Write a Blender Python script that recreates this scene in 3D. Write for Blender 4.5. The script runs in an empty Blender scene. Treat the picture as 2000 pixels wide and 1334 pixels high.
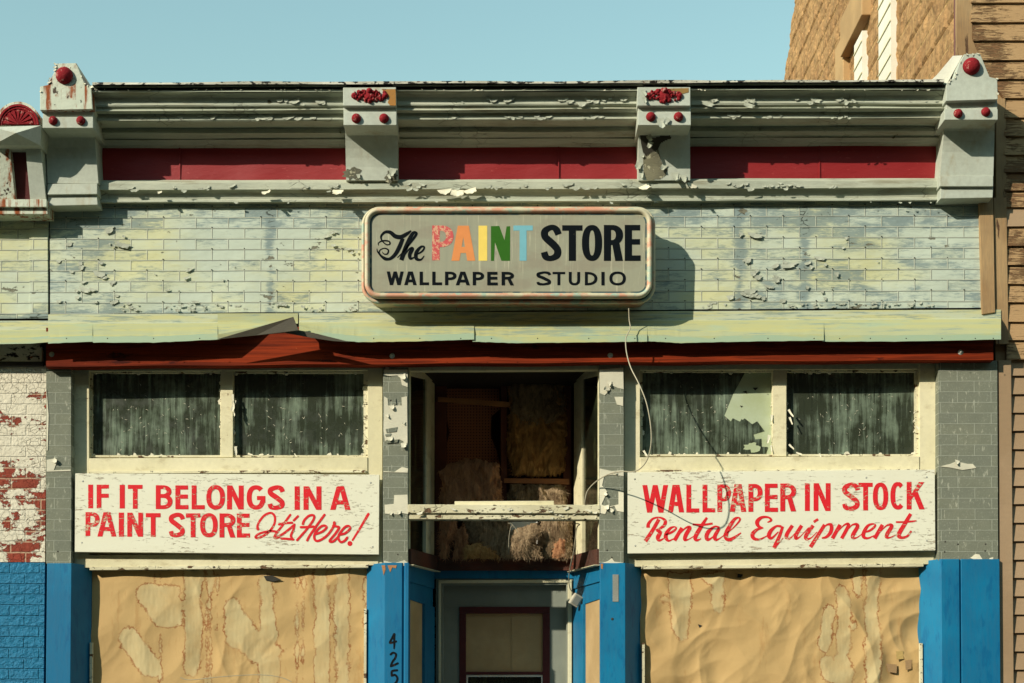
import bpy, math, random
import numpy as np
from mathutils import Vector, Euler, Matrix, noise as mn
from mathutils.geometry import tessellate_polygon
random.seed(7)
S = bpy.context.scene
C = S.collection

# ------------------------------------------------------------ camera
F = 3000.0                       # focal length in pixels of the 2000 px wide photograph
HU, HV = 985.0, 1420.0           # vanishing point of the direction straight into the facade
EYE = 1.3
CAM = Vector((0.0, -12.0, EYE))
ROT = Matrix.Rotation(math.radians(0.72), 3, 'Z') @ Matrix.Rotation(math.radians(90 + 1.6), 3, 'X') @ Matrix.Rotation(math.radians(0.1), 3, 'Z')
RI = ROT.transposed()
_d = RI @ Vector((0, 1, 0)); _d /= -_d.z
SHX = (1000 + F * _d.x - HU) / 2000.0
SHY = (HV - 667 + F * _d.y) / 2000.0
cd = bpy.data.cameras.new('camera'); cam = bpy.data.objects.new('camera', cd); C.objects.link(cam)
cam.location = CAM; cam.rotation_euler = ROT.to_euler()
cd.sensor_width = 36; cd.lens = F * 36 / 2000; cd.shift_x = SHX; cd.shift_y = SHY
cd.clip_start = 0.1; cd.clip_end = 3000
S.camera = cam

def W(u, v, Y=0.0):
    """point of the plane y = Y that the photograph shows at pixel u, v"""
    x = (u - 1000 + SHX * 2000) / F; y = (667 - v + SHY * 2000) / F
    d = ROT @ Vector((x, y, -1))
    return CAM + d * ((Y - CAM.y) / d.y)
def WX(u, v, X):
    x = (u - 1000 + SHX * 2000) / F; y = (667 - v + SHY * 2000) / F
    d = ROT @ Vector((x, y, -1))
    return CAM + d * ((X - CAM.x) / d.x)

# ------------------------------------------------------------ light
SUN = Vector((1.14, 1.0, -0.80)).normalized()
sl = bpy.data.lights.new('sun', 'SUN'); so = bpy.data.objects.new('sun', sl); C.objects.link(so)
so.rotation_euler = SUN.to_track_quat('-Z', 'Y').to_euler(); so.location = (-8, -8, 12)
sl.energy = 4.1; sl.angle = math.radians(0.5); sl.color = (1.0, 0.915, 0.76)
wd = bpy.data.worlds.new('World'); S.world = wd; wd.use_nodes = True
wn = wd.node_tree; bg = wn.nodes['Background']
sky = wn.nodes.new('ShaderNodeTexSky'); sky.sky_type = 'NISHITA'; sky.sun_disc = False
sky.sun_elevation = math.asin(-SUN.z); sky.sun_rotation = math.atan2(-SUN.x, -SUN.y)
sky.air_density = 1.9; sky.dust_density = 0.5; sky.ozone_density = 1.0; sky.altitude = 100
tint = wn.nodes.new('ShaderNodeMix'); tint.data_type = 'RGBA'; tint.blend_type = 'MULTIPLY'; tint.inputs[0].default_value = 1
tint.inputs[7].default_value = (1.0, 1.20, 1.06, 1)
wn.links.new(sky.outputs[0], tint.inputs[6]); wn.links.new(tint.outputs[2], bg.inputs[0]); bg.inputs[1].default_value = 0.118
S.view_settings.view_transform = 'Standard'; S.view_settings.look = 'None'
S.view_settings.exposure = 0.38; S.view_settings.gamma = 1.0
S.render.engine = 'CYCLES'; S.render.resolution_x = 1024; S.render.resolution_y = 683

# ------------------------------------------------------------ materials
def lin(c):
    return tuple((x / 255 / 12.92 if x / 255 <= 0.04045 else ((x / 255 + 0.055) / 1.055) ** 2.4) for x in c) + (1,)
class N:
    def __init__(s, name, rough=0.8, spec=0.3, metal=0.0):
        s.m = bpy.data.materials.new(name); s.m.use_nodes = True
        s.t = s.m.node_tree; s.b = s.t.nodes['Principled BSDF']
        s.b.inputs['Roughness'].default_value = rough; s.b.inputs['Metallic'].default_value = metal
        s.b.inputs['Specular IOR Level'].default_value = spec
        s.tc = s.n('ShaderNodeTexCoord').outputs['Object']
    def n(s, k, **kw):
        x = s.t.nodes.new(k)
        for a, b in kw.items(): setattr(x, a, b)
        return x
    def set(s, sock, v):
        if isinstance(v, bpy.types.NodeSocket): s.t.links.new(v, sock)
        else: sock.default_value = v
    def map(s, sc=(1, 1, 1), off=(0, 0, 0), rot=(0, 0, 0), src=None):
        x = s.n('ShaderNodeMapping'); s.set(x.inputs[0], src or s.tc)
        x.inputs[1].default_value = off; x.inputs[2].default_value = rot; x.inputs[3].default_value = sc
        return x.outputs[0]
    def noise(s, sc=(1, 1, 1), off=0, det=5, rough=0.6, dist=0.0, src=None):
        if isinstance(sc, (int, float)): sc = (sc,) * 3
        x = s.n('ShaderNodeTexNoise'); s.set(x.inputs['Vector'], s.map(sc, (off * 3.1, off * 1.7, off * 2.3), src=src))
        x.inputs['Scale'].default_value = 1; x.inputs['Detail'].default_value = det
        x.inputs['Roughness'].default_value = rough; x.inputs['Distortion'].default_value = dist
        return x.outputs['Fac']
    def voro(s, sc, off=0, feat='F1', src=None, out='Distance'):
        if isinstance(sc, (int, float)): sc = (sc,) * 3
        x = s.n('ShaderNodeTexVoronoi'); x.feature = feat
        s.set(x.inputs['Vector'], s.map(sc, (off, off * 1.3, off * .7), src=src)); x.inputs['Scale'].default_value = 1
        return x.outputs[out]
    def math(s, op, a, b=0.0, c=None, clamp=False):
        x = s.n('ShaderNodeMath', operation=op, use_clamp=clamp); s.set(x.inputs[0], a); s.set(x.inputs[1], b)
        if c is not None: s.set(x.inputs[2], c)
        return x.outputs[0]
    def mask(s, f, t, w=0.03):
        x = s.n('ShaderNodeMapRange'); x.interpolation_type = 'SMOOTHSTEP'; s.set(x.inputs[0], f)
        x.inputs[1].default_value = t - w; x.inputs[2].default_value = t + w
        x.inputs[3].default_value = 0; x.inputs[4].default_value = 1
        return x.outputs[0]
    def rng(s, f, a, b, c, d):
        x = s.n('ShaderNodeMapRange'); s.set(x.inputs[0], f)
        for i, v in enumerate((a, b, c, d)): x.inputs[i + 1].default_value = v
        return x.outputs[0]
    def mix(s, f, a, b, mode='MIX'):
        x = s.n('ShaderNodeMix', data_type='RGBA', blend_type=mode); s.set(x.inputs[0], f)
        s.set(x.inputs[6], a); s.set(x.inputs[7], b)
        return x.outputs[2]
    def xyz(s, src=None):
        x = s.n('ShaderNodeSeparateXYZ'); s.set(x.inputs[0], src or s.tc); return x.outputs
    def comb(s, a, b, c=0.0):
        x = s.n('ShaderNodeCombineXYZ'); s.set(x.inputs[0], a); s.set(x.inputs[1], b); s.set(x.inputs[2], c); return x.outputs[0]
    def bump(s, h, dist=0.01, st=1.0, nrm=None):
        x = s.n('ShaderNodeBump'); s.set(x.inputs['Height'], h); x.inputs['Distance'].default_value = dist
        x.inputs['Strength'].default_value = st
        if nrm is not None: s.set(x.inputs['Normal'], nrm)
        return x.outputs[0]
    def out(s, col, nrm=None, rough=None):
        s.set(s.b.inputs['Base Color'], col)
        if nrm is not None: s.set(s.b.inputs['Normal'], nrm)
        if rough is not None: s.set(s.b.inputs['Roughness'], rough)
        return s.m

def painted(name, c1, c2, chips=(), rough=0.7, spec=0.3, fine=0.0012, grain=(3, 3, 12), gs=0.35, big=1.5, seed=0, bumpd=0.004, dirt=None, cracks=0.0):
    """old paint: two tones, fine brushing, chipped patches [(colour, scale, threshold, width)]"""
    k = N(name, rough, spec)
    a = k.noise(big, seed, 4); col = k.mix(k.mask(a, 0.5, 0.12), lin(c1), lin(c2))
    g = k.noise(tuple(x * 12 for x in grain), seed + 3, 6, 0.7)
    col = k.mix(k.rng(g, 0.3, 0.75, 0, gs), col, (0.10, 0.09, 0.07, 1))
    h = k.math('MULTIPLY', g, 0.5)
    if dirt:
        d = k.noise(dirt[1], seed + 9, 7, 0.7)
        col = k.mix(k.math('MULTIPLY', k.mask(d, dirt[2], dirt[3]), dirt[4]), col, lin(dirt[0]))
    for i, ch in enumerate(chips):
        cc, sc, t, w = ch[:4]
        f = k.noise(sc, seed + 21 + i * 7, 9, 0.62, 0.3)
        m = k.mask(f, t, w)
        c3 = k.mix(k.noise(60, i, 3), lin(cc), lin(tuple(x * 0.72 for x in cc)))
        col = k.mix(m, col, c3)
        h = k.math('SUBTRACT', h, k.math('MULTIPLY', m, 1.6))
    if cracks:
        v = k.math('ADD', k.voro(cracks, 2, 'DISTANCE_TO_EDGE'), k.math('MULTIPLY', k.math('SUBTRACT', k.noise(40, 3, 4), 0.5), 0.05)); vm = k.math('SUBTRACT', 1.0, k.mask(v, 0.03, 0.03))
        pm = k.mask(k.noise(3.0, seed + 5, 3), 0.60, 0.06); vm = k.math('MULTIPLY', vm, pm)
        col = k.mix(k.math('MULTIPLY', vm, 0.5), col, (0.05, 0.045, 0.035, 1)); h = k.math('SUBTRACT', h, vm)
    return k.out(col, k.bump(h, bumpd, 0.8))

M = {}
def mats():
    # paint of the cornice
    M['cornice'] = painted('cornice_paint', (186, 190, 170), (172, 178, 160), [((120, 118, 92), (5, 5, 9), 0.70, 0.01), ((205, 208, 190), (6, 6, 14), 0.69, 0.01)], dirt=((120, 108, 78), (1.5, 6, 14), 0.60, 0.1, 0.6), cracks=(9, 9, 22), seed=1, grain=(1, 4, 6), gs=0.3)
    M['bracket'] = painted('bracket_paint', (190, 196, 182), (180, 186, 172), [((118, 116, 96), (7, 7, 7), 0.715, 0.008)], dirt=((150, 128, 84), (5, 5, 2), 0.64, 0.08, 0.45), seed=4, grain=(2, 2, 2), gs=0.25)
    k = N('rusty_bracket_paint', 0.75)
    c = k.mix(k.noise(2), lin((200, 204, 186)), lin((180, 188, 170)))
    st = k.noise((26, 26, 2.2), 3, 6, 0.65); bl = k.noise(7, 8, 6, 0.65)
    m = k.math('MULTIPLY', k.mask(st, 0.52, 0.07), k.mask(bl, 0.47, 0.05))
    c = k.mix(m, c, k.mix(k.noise(40, 2), lin((165, 84, 28)), lin((96, 44, 18))))
    ch = k.mask(k.noise(16, 5, 8, 0.65), 0.64, 0.01); c = k.mix(ch, c, lin((70, 58, 46)))
    M['rusty'] = k.out(c, k.bump(k.math('SUBTRACT', k.noise(30, 2), k.math('MULTIPLY', ch, 1.5)), 0.004))
    M['cap'] = painted('cap_paint', (225, 222, 205), (190, 186, 168), [((40, 32, 26), (14, 8, 30), 0.56, 0.02), ((150, 84, 44), (9, 9, 20), 0.68, 0.02)], seed=6, bumpd=0.01)
    M['tar'] = painted('black_felt', (22, 20, 18), (34, 28, 24), [((150, 60, 26), (12, 12, 30), 0.72, 0.02)], seed=8)
    # red metal panels
    k = N('red_panel_paint', 0.55, 0.4)
    z = k.xyz(); c = k.mix(k.noise((1.2, 1, 5), 2, 4), lin((146, 28, 31)), lin((124, 22, 26)))
    sc = k.noise((14, 1, 40), 7, 6, 0.7); c = k.mix(k.math('MULTIPLY', k.mask(sc, 0.66, 0.03), 0.35), c, lin((196, 96, 88)))
    M['red'] = k.out(c, k.bump(k.noise((3, 3, 9), 3, 5), 0.012, 0.7))
    k = N('red_stud_paint', 0.9, 0.15)
    c = k.mix(k.mask(k.noise(22, 2, 7, 0.7), 0.60, 0.03), lin((132, 32, 38)), lin((176, 122, 112)))
    c = k.mix(k.mask(k.noise(30, 9, 7, 0.7), 0.66, 0.02), c, lin((60, 24, 20)))
    M['stud'] = k.out(c, k.bump(k.noise(60, 4, 5), 0.006))
    # embossed tin cladding
    for nm, tone in (('tin', 0), ('tin_left', 1)):
        k = N('embossed_tin_' + ('cladding' if not tone else 'cladding_left'), 0.7, 0.3)
        o = k.xyz(); src = k.comb(o[0], o[2])
        br = k.n('ShaderNodeTexBrick'); k.set(br.inputs['Vector'], src)
        br.inputs['Scale'].default_value = 1; br.inputs['Brick Width'].default_value = 0.257; br.inputs['Row Height'].default_value = 0.0844
        br.inputs['Mortar Size'].default_value = 0.0048; br.inputs['Mortar Smooth'].default_value = 0.5; br.inputs['Bias'].default_value = 0
        br.offset = 0.5; br.offset_frequency = 2
        br.inputs['Color1'].default_value = (0, 0, 0, 1); br.inputs['Color2'].default_value = (1, 1, 1, 1)
        rnd = br.outputs['Color']; mort = br.outputs['Fac']
        big = k.noise((0.9, 1, 1.6), 3 + tone, 3, 0.5)
        smear = k.noise((11, 1, 75), 5, 7, 0.75, 0.3)
        patch = k.math('ADD', k.math('MULTIPLY', k.noise((3.0, 1, 8.5), 12 + tone, 6, 0.68, 0.3), 0.76), k.math('MULTIPLY', rnd, 0.17))
        yel = k.math('ADD', k.math('MULTIPLY', rnd, 0.16), k.math('ADD', big, k.math('MULTIPLY', smear, 0.35)))
        c = k.mix(k.mask(yel, 0.80 if not tone else 0.74, 0.20), lin((184, 194, 178)), lin((198, 196, 146)))
        # blue grey undercoat where the pale paint is rubbed thin
        seam = None
        for xs in ((-1.85, 1.84, 2.36) if not tone else (-4.1, -5.3)):
            g = k.math('SUBTRACT', 1.0, k.mask(k.math('ABSOLUTE', k.math('SUBTRACT', k.math('ADD', o[0], k.math('MULTIPLY', k.math('SUBTRACT', k.noise((3, 1, 6), 44, 4), 0.5), 0.14)), xs)), 0.035, 0.04)); seam = g if seam is None else k.math('ADD', seam, g)
        seam = k.math('MULTIPLY', seam, 0.14)
        xr = k.math('ADD', k.math('MULTIPLY', k.mask(o[0], 1.2, 1.2), 0.045), k.math('MULTIPLY', k.math('SUBTRACT', 1.0, k.mask(o[0], -2.9, 0.35)), 0.07))
        hz = k.math('ADD', k.math('MULTIPLY', k.math('SUBTRACT', 1.0, k.mask(o[2], 4.56, 0.05)), 0.20), k.math('MULTIPLY', k.mask(o[2], 5.22, 0.1), 0.09))
        wear = k.math('ADD', k.math('ADD', k.math('MULTIPLY', patch, 0.72), k.math('MULTIPLY', smear, 0.50)), k.math('ADD', k.math('ADD', seam, xr), hz))
        wm = k.mask(wear, 0.665 if not tone else 0.73, 0.07)
        c = k.mix(k.math('MULTIPLY', wm, 0.8), c, k.mix(smear, lin((84, 106, 116)), lin((124, 142, 142))))
        # bare grey metal patches
        bm = k.mask(k.math('ADD', k.noise((6, 1, 12), 31, 9, 0.6), k.math('MULTIPLY', seam, 0.5)), 0.675, 0.008)
        c = k.mix(bm, c, k.mix(k.noise(40, 3), lin((128, 124, 104)), lin((98, 98, 84))))
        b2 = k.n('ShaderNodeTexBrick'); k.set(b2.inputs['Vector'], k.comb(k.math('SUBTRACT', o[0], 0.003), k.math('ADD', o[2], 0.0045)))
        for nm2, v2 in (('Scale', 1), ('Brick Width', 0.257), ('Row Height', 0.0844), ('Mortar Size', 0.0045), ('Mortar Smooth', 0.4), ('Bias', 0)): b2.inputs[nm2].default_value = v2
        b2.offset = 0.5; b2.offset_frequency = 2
        c = k.mix(k.math('MULTIPLY', b2.outputs['Fac'], 0.62), c, lin((70, 84, 84)))  # shade and grime below right of each bead, painted as a dark line
        c = k.mix(k.math('MULTIPLY', mort, 0.55), c, lin((206, 208, 188)))  # pale bead paint, with the bead's highlight put into its colour
        ck = k.voro((13, 1, 24), 3, 'DISTANCE_TO_EDGE', src=None); ckm = k.math('MULTIPLY', k.math('SUBTRACT', 1.0, k.mask(ck, 0.025, 0.02)), k.mask(wear, 0.84, 0.04))
        c = k.mix(k.math('MULTIPLY', ckm, 0.6), c, (0.04, 0.045, 0.045, 1))
        h = k.math('ADD', k.math('MULTIPLY', mort, 1.0), k.math('MULTIPLY', smear, 0.18))
        h = k.math('SUBTRACT', h, k.math('ADD', k.math('MULTIPLY', bm, 0.4), ckm))
        h = k.math('ADD', h, k.math('MULTIPLY', k.noise((3, 1, 5), 2, 3), 1.2))
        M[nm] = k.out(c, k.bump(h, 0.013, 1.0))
    # flashing
    k = N('flashing_paint', 0.6, 0.3)
    s1 = k.noise((0.9, 5, 30), 2, 5, 0.6); s2 = k.noise((1.5, 3, 4), 7, 4)
    c = k.mix(k.mask(s1, 0.5, 0.13), lin((162, 166, 130)), lin((172, 170, 120)))
    c = k.mix(k.math('MULTIPLY', k.mask(s2, 0.58, 0.08), 0.6), c, lin((146, 168, 148)))
    d = k.noise((2.5, 3, 26), 13, 7, 0.7); xx = k.xyz()
    d = k.math('ADD', d, k.math('MULTIPLY', k.math('SUBTRACT', 1.0, k.mask(k.math('ABSOLUTE', k.math('SUBTRACT', xx[0], 0.25)), 1.0, 0.5)), 0.09))
    c = k.mix(k.math('MULTIPLY', k.mask(d, 0.60, 0.05), 0.55), c, lin((110, 134, 134)))
    M['flash'] = k.out(c, k.bump(k.noise((2, 2, 12), 2, 4), 0.006))
    k = N('flashing_flange_paint', 0.7, 0.3)
    c = k.mix(k.mask(k.noise((2.2, 5, 30), 4, 5, 0.6), 0.52, 0.1), lin((178, 184, 158)), lin((184, 182, 134)))
    c = k.mix(k.math('MULTIPLY', k.mask(k.noise((4, 5, 50), 9, 6, 0.7), 0.56, 0.06), 0.7), c, lin((110, 130, 130))); M['flash_flange'] = k.out(c)
    k = N('flashing_lip_paint', 0.6, 0.35)
    c = k.mix(k.mask(k.noise((1.6, 5, 9), 4, 5, 0.6), 0.54, 0.1), lin((154, 174, 146)), lin((178, 178, 126))); M['flash_lip'] = k.out(c)
    M['flash_dark'] = painted('flashing_underside', (74, 70, 54), (56, 50, 40), seed=3)
    # stained beam
    k = N('stained_beam_wood', 0.75, 0.12)
    g = k.noise((1.2, 20, 34), 2, 7, 0.65, 0.7); c = k.mix(k.mask(g, 0.5, 0.16), lin((140, 50, 18)), lin((88, 28, 10)))
    c = k.mix(k.mask(k.noise((2.2, 8, 8), 9, 6, 0.7), 0.64, 0.03), c, lin((60, 20, 14)))
    c = k.mix(k.math('MULTIPLY', k.mask(k.noise((9, 3, 18), 17, 7, 0.7), 0.70, 0.02), 0.7), c, lin((214, 140, 84)))
    M['beam'] = k.out(c, k.bump(g, 0.004))
    M['beam_dark'] = painted('weathered_brown_beam', (104, 48, 28), (66, 30, 20), [((150, 70, 40), (12, 12, 26), 0.66, 0.02)], seed=60, grain=(1, 2, 6), gs=0.5)
    # cream joinery
    M['cream'] = painted('cream_frame_paint', (226, 218, 182), (214, 206, 168), [((150, 120, 84), (9, 9, 22), 0.695, 0.008)], dirt=((150, 132, 92), (6, 6, 10), 0.60, 0.07, 0.35), seed=11, grain=(2, 2, 2), gs=0.15)
    M['cream_peel'] = painted('cream_peeling_paint', (226, 220, 188), (206, 198, 164), [((112, 82, 54), (10, 10, 26), 0.60, 0.01), ((60, 46, 34), (16, 9, 40), 0.63, 0.01)], seed=13, bumpd=0.008, cracks=16, gs=0.2)
    # grey brick patterned sheet
    for nm, bw, off in (('grey', 0.262, 0.0), ('grey2', 0.262, 0.131)):
        k = N('grey_brick_sheet' if nm == 'grey' else 'grey_brick_sheet_narrow', 0.85, 0.2)
        o = k.xyz(); br = k.n('ShaderNodeTexBrick'); k.set(br.inputs['Vector'], k.comb(k.math('ADD', o[0], off), o[2]))
        br.inputs['Scale'].default_value = 1; br.inputs['Brick Width'].default_value = bw if nm == 'grey' else 0.26; br.inputs['Row Height'].default_value = 0.0835
        br.inputs['Mortar Size'].default_value = 0.0036; br.inputs['Mortar Smooth'].default_value = 0.3; br.inputs['Bias'].default_value = 0
        br.inputs['Color1'].default_value = (0, 0, 0, 1); br.inputs['Color2'].default_value = (1, 1, 1, 1)
        c = k.mix(k.noise(9, 2, 5), lin((104, 108, 94)), lin((130, 132, 114)))
        c = k.mix(k.math('MULTIPLY', br.outputs['Color'], 0.3), c, lin((104, 110, 102)))
        c = k.mix(k.math('MULTIPLY', k.mask(k.noise(60, 3, 4, 0.8), 0.60, 0.05), 0.35), c, lin((170, 174, 158)))
        c = k.mix(k.math('MULTIPLY', k.mask(k.noise((30, 9, 9), 23, 6, 0.7), 0.62, 0.03), 0.5), c, lin((196, 196, 176)))
        c = k.mix(k.math('MULTIPLY', br.outputs['Fac'], 0.6), c, lin((172, 176, 160)))
        M[nm] = k.out(c, k.bump(k.math('ADD', k.noise(90, 3, 4), k.math('MULTIPLY', br.outputs['Fac'], 1.2)), 0.003))
    M['blue'] = painted('blue_paint', (0, 118, 160), (0, 104, 146), [((150, 96, 62), (22, 22, 9), 0.76, 0.008)], seed=15, grain=(5, 5, 0.8), gs=0.14, dirt=((0, 84, 130), (14, 14, 4), 0.58, 0.05, 0.5), bumpd=0.003, rough=0.5)
    M['blue_brick'] = None
    k = N('blue_painted_brick', 0.5, 0.4)
    o = k.xyz(); br = k.n('ShaderNodeTexBrick'); k.set(br.inputs['Vector'], k.comb(k.math('ADD', o[0], k.math('MULTIPLY', k.noise(9, 3), 0.012)), k.math('ADD', o[2], k.math('MULTIPLY', k.noise(7, 4), 0.014))))
    br.inputs['Scale'].default_value = 1; br.inputs['Brick Width'].default_value = 0.235; br.inputs['Row Height'].default_value = 0.0835
    br.inputs['Mortar Size'].default_value = 0.008; br.inputs['Mortar Smooth'].default_value = 0.6
    c = k.mix(k.noise(6, 2), lin((0, 120, 160)), lin((0, 102, 142)))
    h = k.math('ADD', k.math('MULTIPLY', br.outputs['Fac'], -1.6), k.math('ADD', k.math('MULTIPLY', k.noise(26, 5, 6), 1.6), k.math('MULTIPLY', k.noise(90, 5, 5), 0.5)))
    M['blue_brick'] = k.out(c, k.bump(h, 0.018, 1.0))
    # white paint peeling off red brick
    k = N('peeling_white_brick', 0.85, 0.2)
    o = k.xyz(); br = k.n('ShaderNodeTexBrick'); k.set(br.inputs['Vector'], k.comb(k.math('ADD', o[0], k.math('MULTIPLY', k.noise(9, 3), 0.012)), k.math('ADD', o[2], k.math('MULTIPLY', k.noise(7, 4), 0.014))))
    br.inputs['Scale'].default_value = 1; br.inputs['Brick Width'].default_value = 0.235; br.inputs['Row Height'].default_value = 0.0835
    br.inputs['Mortar Size'].default_value = 0.008; br.inputs['Mortar Smooth'].default_value = 0.5
    br.inputs['Color1'].default_value = lin((128, 48, 38)); br.inputs['Color2'].default_value = lin((98, 38, 32)); br.inputs['Mortar'].default_value = lin((178, 156, 130))
    brick = k.mix(k.math('MULTIPLY', k.noise(50, 3, 5), 0.5), br.outputs['Color'], lin((176, 96, 70)))
    ck = k.voro(21, 5, 'DISTANCE_TO_EDGE', src=k.map(src=k.math and k.comb(k.math('ADD', o[0], k.math('MULTIPLY', k.noise(12, 8), 0.06)), k.math('ADD', o[2], k.math('MULTIPLY', k.noise(12, 9), 0.06)))))
    white = k.mix(k.noise(5, 4, 5), lin((222, 216, 196)), lin((200, 192, 170)))
    crk = k.math('SUBTRACT', 1.0, k.mask(ck, 0.035, 0.03)); ckk = k.math('MULTIPLY', crk, k.mask(k.noise(5, 14), 0.46, 0.05))
    white = k.mix(k.math('MULTIPLY', ckk, 0.2), white, lin((120, 100, 76)))
    pf = k.math('ADD', k.noise((3.4, 3, 5.2), 24, 10, 0.68, 0.2), k.math('MULTIPLY', k.mask(k.math('SUBTRACT', 0.0, o[2]), -3.55, 0.5), 0.07))
    pm = k.mask(pf, 0.585, 0.006)
    h = k.math('ADD', k.math('MULTIPLY', br.outputs['Fac'], -0.5), k.math('ADD', k.math('MULTIPLY', k.noise(30, 5, 6), 0.9), k.math('SUBTRACT', k.math('MULTIPLY', pm, -0.9), k.math('MULTIPLY', ckk, 0.35))))
    M['peel_brick'] = k.out(k.mix(pm, white, brick), k.bump(h, 0.012, 1.0))
    # painted sign boards
    for nm, base in (('board', None), ('redletter', (226, 34, 44))):
        k = N('sign_board_paint' if base is None else 'red_letter_paint', 0.75, 0.25)
        cr = k.noise((16, 16, 85), 5, 9, 0.72, 0.5); zone = k.noise((2.2, 2, 4.0), 8, 3)
        wf = k.math('ADD', cr, k.math('MULTIPLY', zone, 0.34))
        white = k.mix(k.noise((1.5, 2, 3), 1, 3), lin((226, 226, 206)), lin((218, 214, 190)))
        m = k.mask(wf, 0.80, 0.018); white = k.mix(k.math('MULTIPLY', m, 0.55), white, lin((146, 116, 84)))
        if base:
            m2 = k.mask(k.math('ADD', k.noise((26, 26, 60), 4, 8, 0.7, 0.5), k.math('MULTIPLY', zone, 0.50)), 0.865, 0.02)
            c = k.mix(k.noise(12, 3, 4), lin(base), lin((196, 30, 38)))
            c = k.mix(m2, c, k.mix(k.noise(40, 2), lin((222, 200, 176)), lin((190, 150, 110))))
        else: c = white; m2 = m
        M[nm] = k.out(c, k.bump(k.math('SUBTRACT', k.math('MULTIPLY', k.noise((3, 3, 40), 2, 6), 0.5), m2), 0.002))
    # lightbox
    k = N('lightbox_frame_paint', 0.5, 0.4)
    a = k.noise((5, 5, 9), 4, 4); b = k.noise((7, 7, 9), 14, 5)
    c = k.mix(k.mask(a, 0.52, 0.08), lin((194, 186, 156)), lin((200, 146, 118)))
    c = k.mix(k.mask(b, 0.60, 0.04), c, lin((158, 176, 156)))
    c = k.mix(k.mask(k.noise(24, 6, 7, 0.7), 0.70, 0.02), c, lin((150, 82, 54)))
    M['lb_frame'] = k.out(c, k.bump(k.noise(10, 3), 0.004))
    k = N('lightbox_groove_paint', 0.6, 0.3)
    c = k.mix(k.mask(k.noise((6, 6, 12), 4, 5), 0.55, 0.06), lin((70, 92, 96)), lin((150, 150, 124)))
    M['lb_groove'] = k.out(c)
    k = N('lightbox_face_plastic', 0.45, 0.4)
    c = k.mix(k.noise((40, 3, 1.2), 3, 5, 0.65), lin((160, 158, 134)), lin((138, 140, 122)))
    c = k.mix(k.math('MULTIPLY', k.mask(k.noise((55, 3, 2.5), 12, 4, 0.6), 0.64, 0.04), 0.5), c, lin((205, 200, 170)))
    e = k.noise((3, 3, 6), 18, 5); c = k.mix(k.math('MULTIPLY', k.mask(e, 0.56, 0.10), 0.4), c, lin((134, 120, 104)))
    M['lb_face'] = k.out(c)
    def letter(nm, rgb, under, t):
        k = N(nm, 0.7, 0.08)
        m = k.mask(k.noise(34, 5, 8, 0.7, 0.4), t, 0.02)
        M[nm] = k.out(k.mix(m, k.mix(k.noise(15, 2), lin(rgb), lin(tuple(x * .9 for x in rgb))), lin(under)))
    letter('black_letter', (8, 15, 20), (196, 186, 150), 0.70)
    letter('pink_letter', (206, 92, 92), (206, 160, 130), 0.52)
    letter('orange_letter', (228, 146, 88), (210, 130, 80), 0.72)
    letter('yellow_letter', (244, 214, 108), (232, 196, 90), 0.72)
    letter('green_letter', (52, 104, 32), (150, 160, 110), 0.715)
    letter('skyblue_letter', (122, 182, 194), (150, 180, 176), 0.70)
    letter('number_paint', (16, 22, 26), (60, 40, 34), 0.6)
    # window glass painted over on the inside
    for i, (nm, sx) in enumerate((('pane', 0), ('pane2', 5), ('pane3', 9), ('pane4', 14))):
        k = N('painted_glass' + '_abcd'[0] + 'abcd'[i], 0.3, 0.5)
        a = k.noise((26, 3, 1.6), 2 + sx, 6, 0.7, 0.25); b = k.noise((3.2, 3, 3.0), 7 + sx, 4)
        f = k.math('ADD', k.math('MULTIPLY', a, 0.8), k.math('MULTIPLY', b, 0.75))
        c = k.mix(k.rng(f, 0.74, 1.02, 0, 1), lin((50, 56, 44)), lin((132, 148, 128)))
        c = k.mix(k.math('MULTIPLY', k.mask(k.noise((60, 3, 3), 5 + sx, 5), 0.6, 0.06), 0.35), c, lin((28, 34, 30)))
        c = k.mix(k.mask(k.noise((40, 40, 18), 11 + sx, 7, 0.8, 2.0), 0.78, 0.01), c, lin((196, 200, 184)))
        M[nm] = k.out(c, None, k.rng(k.noise(9, 3), 0.3, 0.7, 0.08, 0.45))
    k = N('pale_exposed_backing', 0.6, 0.3)
    c = k.mix(k.noise((6, 3, 6), 4, 5), lin((150, 160, 112)), lin((186, 198, 176)))
    M['exposed'] = k.out(c)
    k = N('dark_glass', 0.12, 0.5)
    c = k.mix(k.mask(k.noise((9, 9, 2), 3, 5), 0.58, 0.1), lin((20, 24, 18)), lin((60, 66, 44))); M['glass'] = k.out(c)
    # kraft paper
    k = N('brown_kraft_paper', 0.75, 0.25)
    at = k.n('ShaderNodeAttribute', attribute_name='stain').outputs['Fac']
    sd = k.math('ADD', at, k.math('MULTIPLY', k.math('SUBTRACT', k.noise((34, 3, 34), 4, 6, 0.8), 0.5), 22.0)); sd = k.math('ADD', sd, k.math('MULTIPLY', k.math('SUBTRACT', k.noise((7, 3, 7), 14, 3, 0.5), 0.5), 26.0))
    sd2 = k.math('ADD', at, k.math('MULTIPLY', k.math('SUBTRACT', k.noise((22, 3, 22), 8, 5, 0.7), 0.5), 10.0)); sd2 = k.math('ADD', sd2, k.math('MULTIPLY', k.math('SUBTRACT', k.noise((7, 3, 7), 14, 3, 0.5), 0.5), 26.0))
    ln = k.math('SUBTRACT', 1.0, k.mask(k.math('ABSOLUTE', sd), 1.2, 1.1))
    inside = k.math('SUBTRACT', 1.0, k.mask(sd2, -0.5, 3.0))
    c = k.mix(k.noise((1.5, 2, 1.5), 3, 4), lin((194, 163, 110)), lin((176, 145, 96)))
    c = k.mix(k.math('MULTIPLY', k.mask(k.noise((9, 4, 2.5), 6, 6, 0.7), 0.62, 0.06), 0.35), c, lin((160, 116, 66)))
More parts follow.
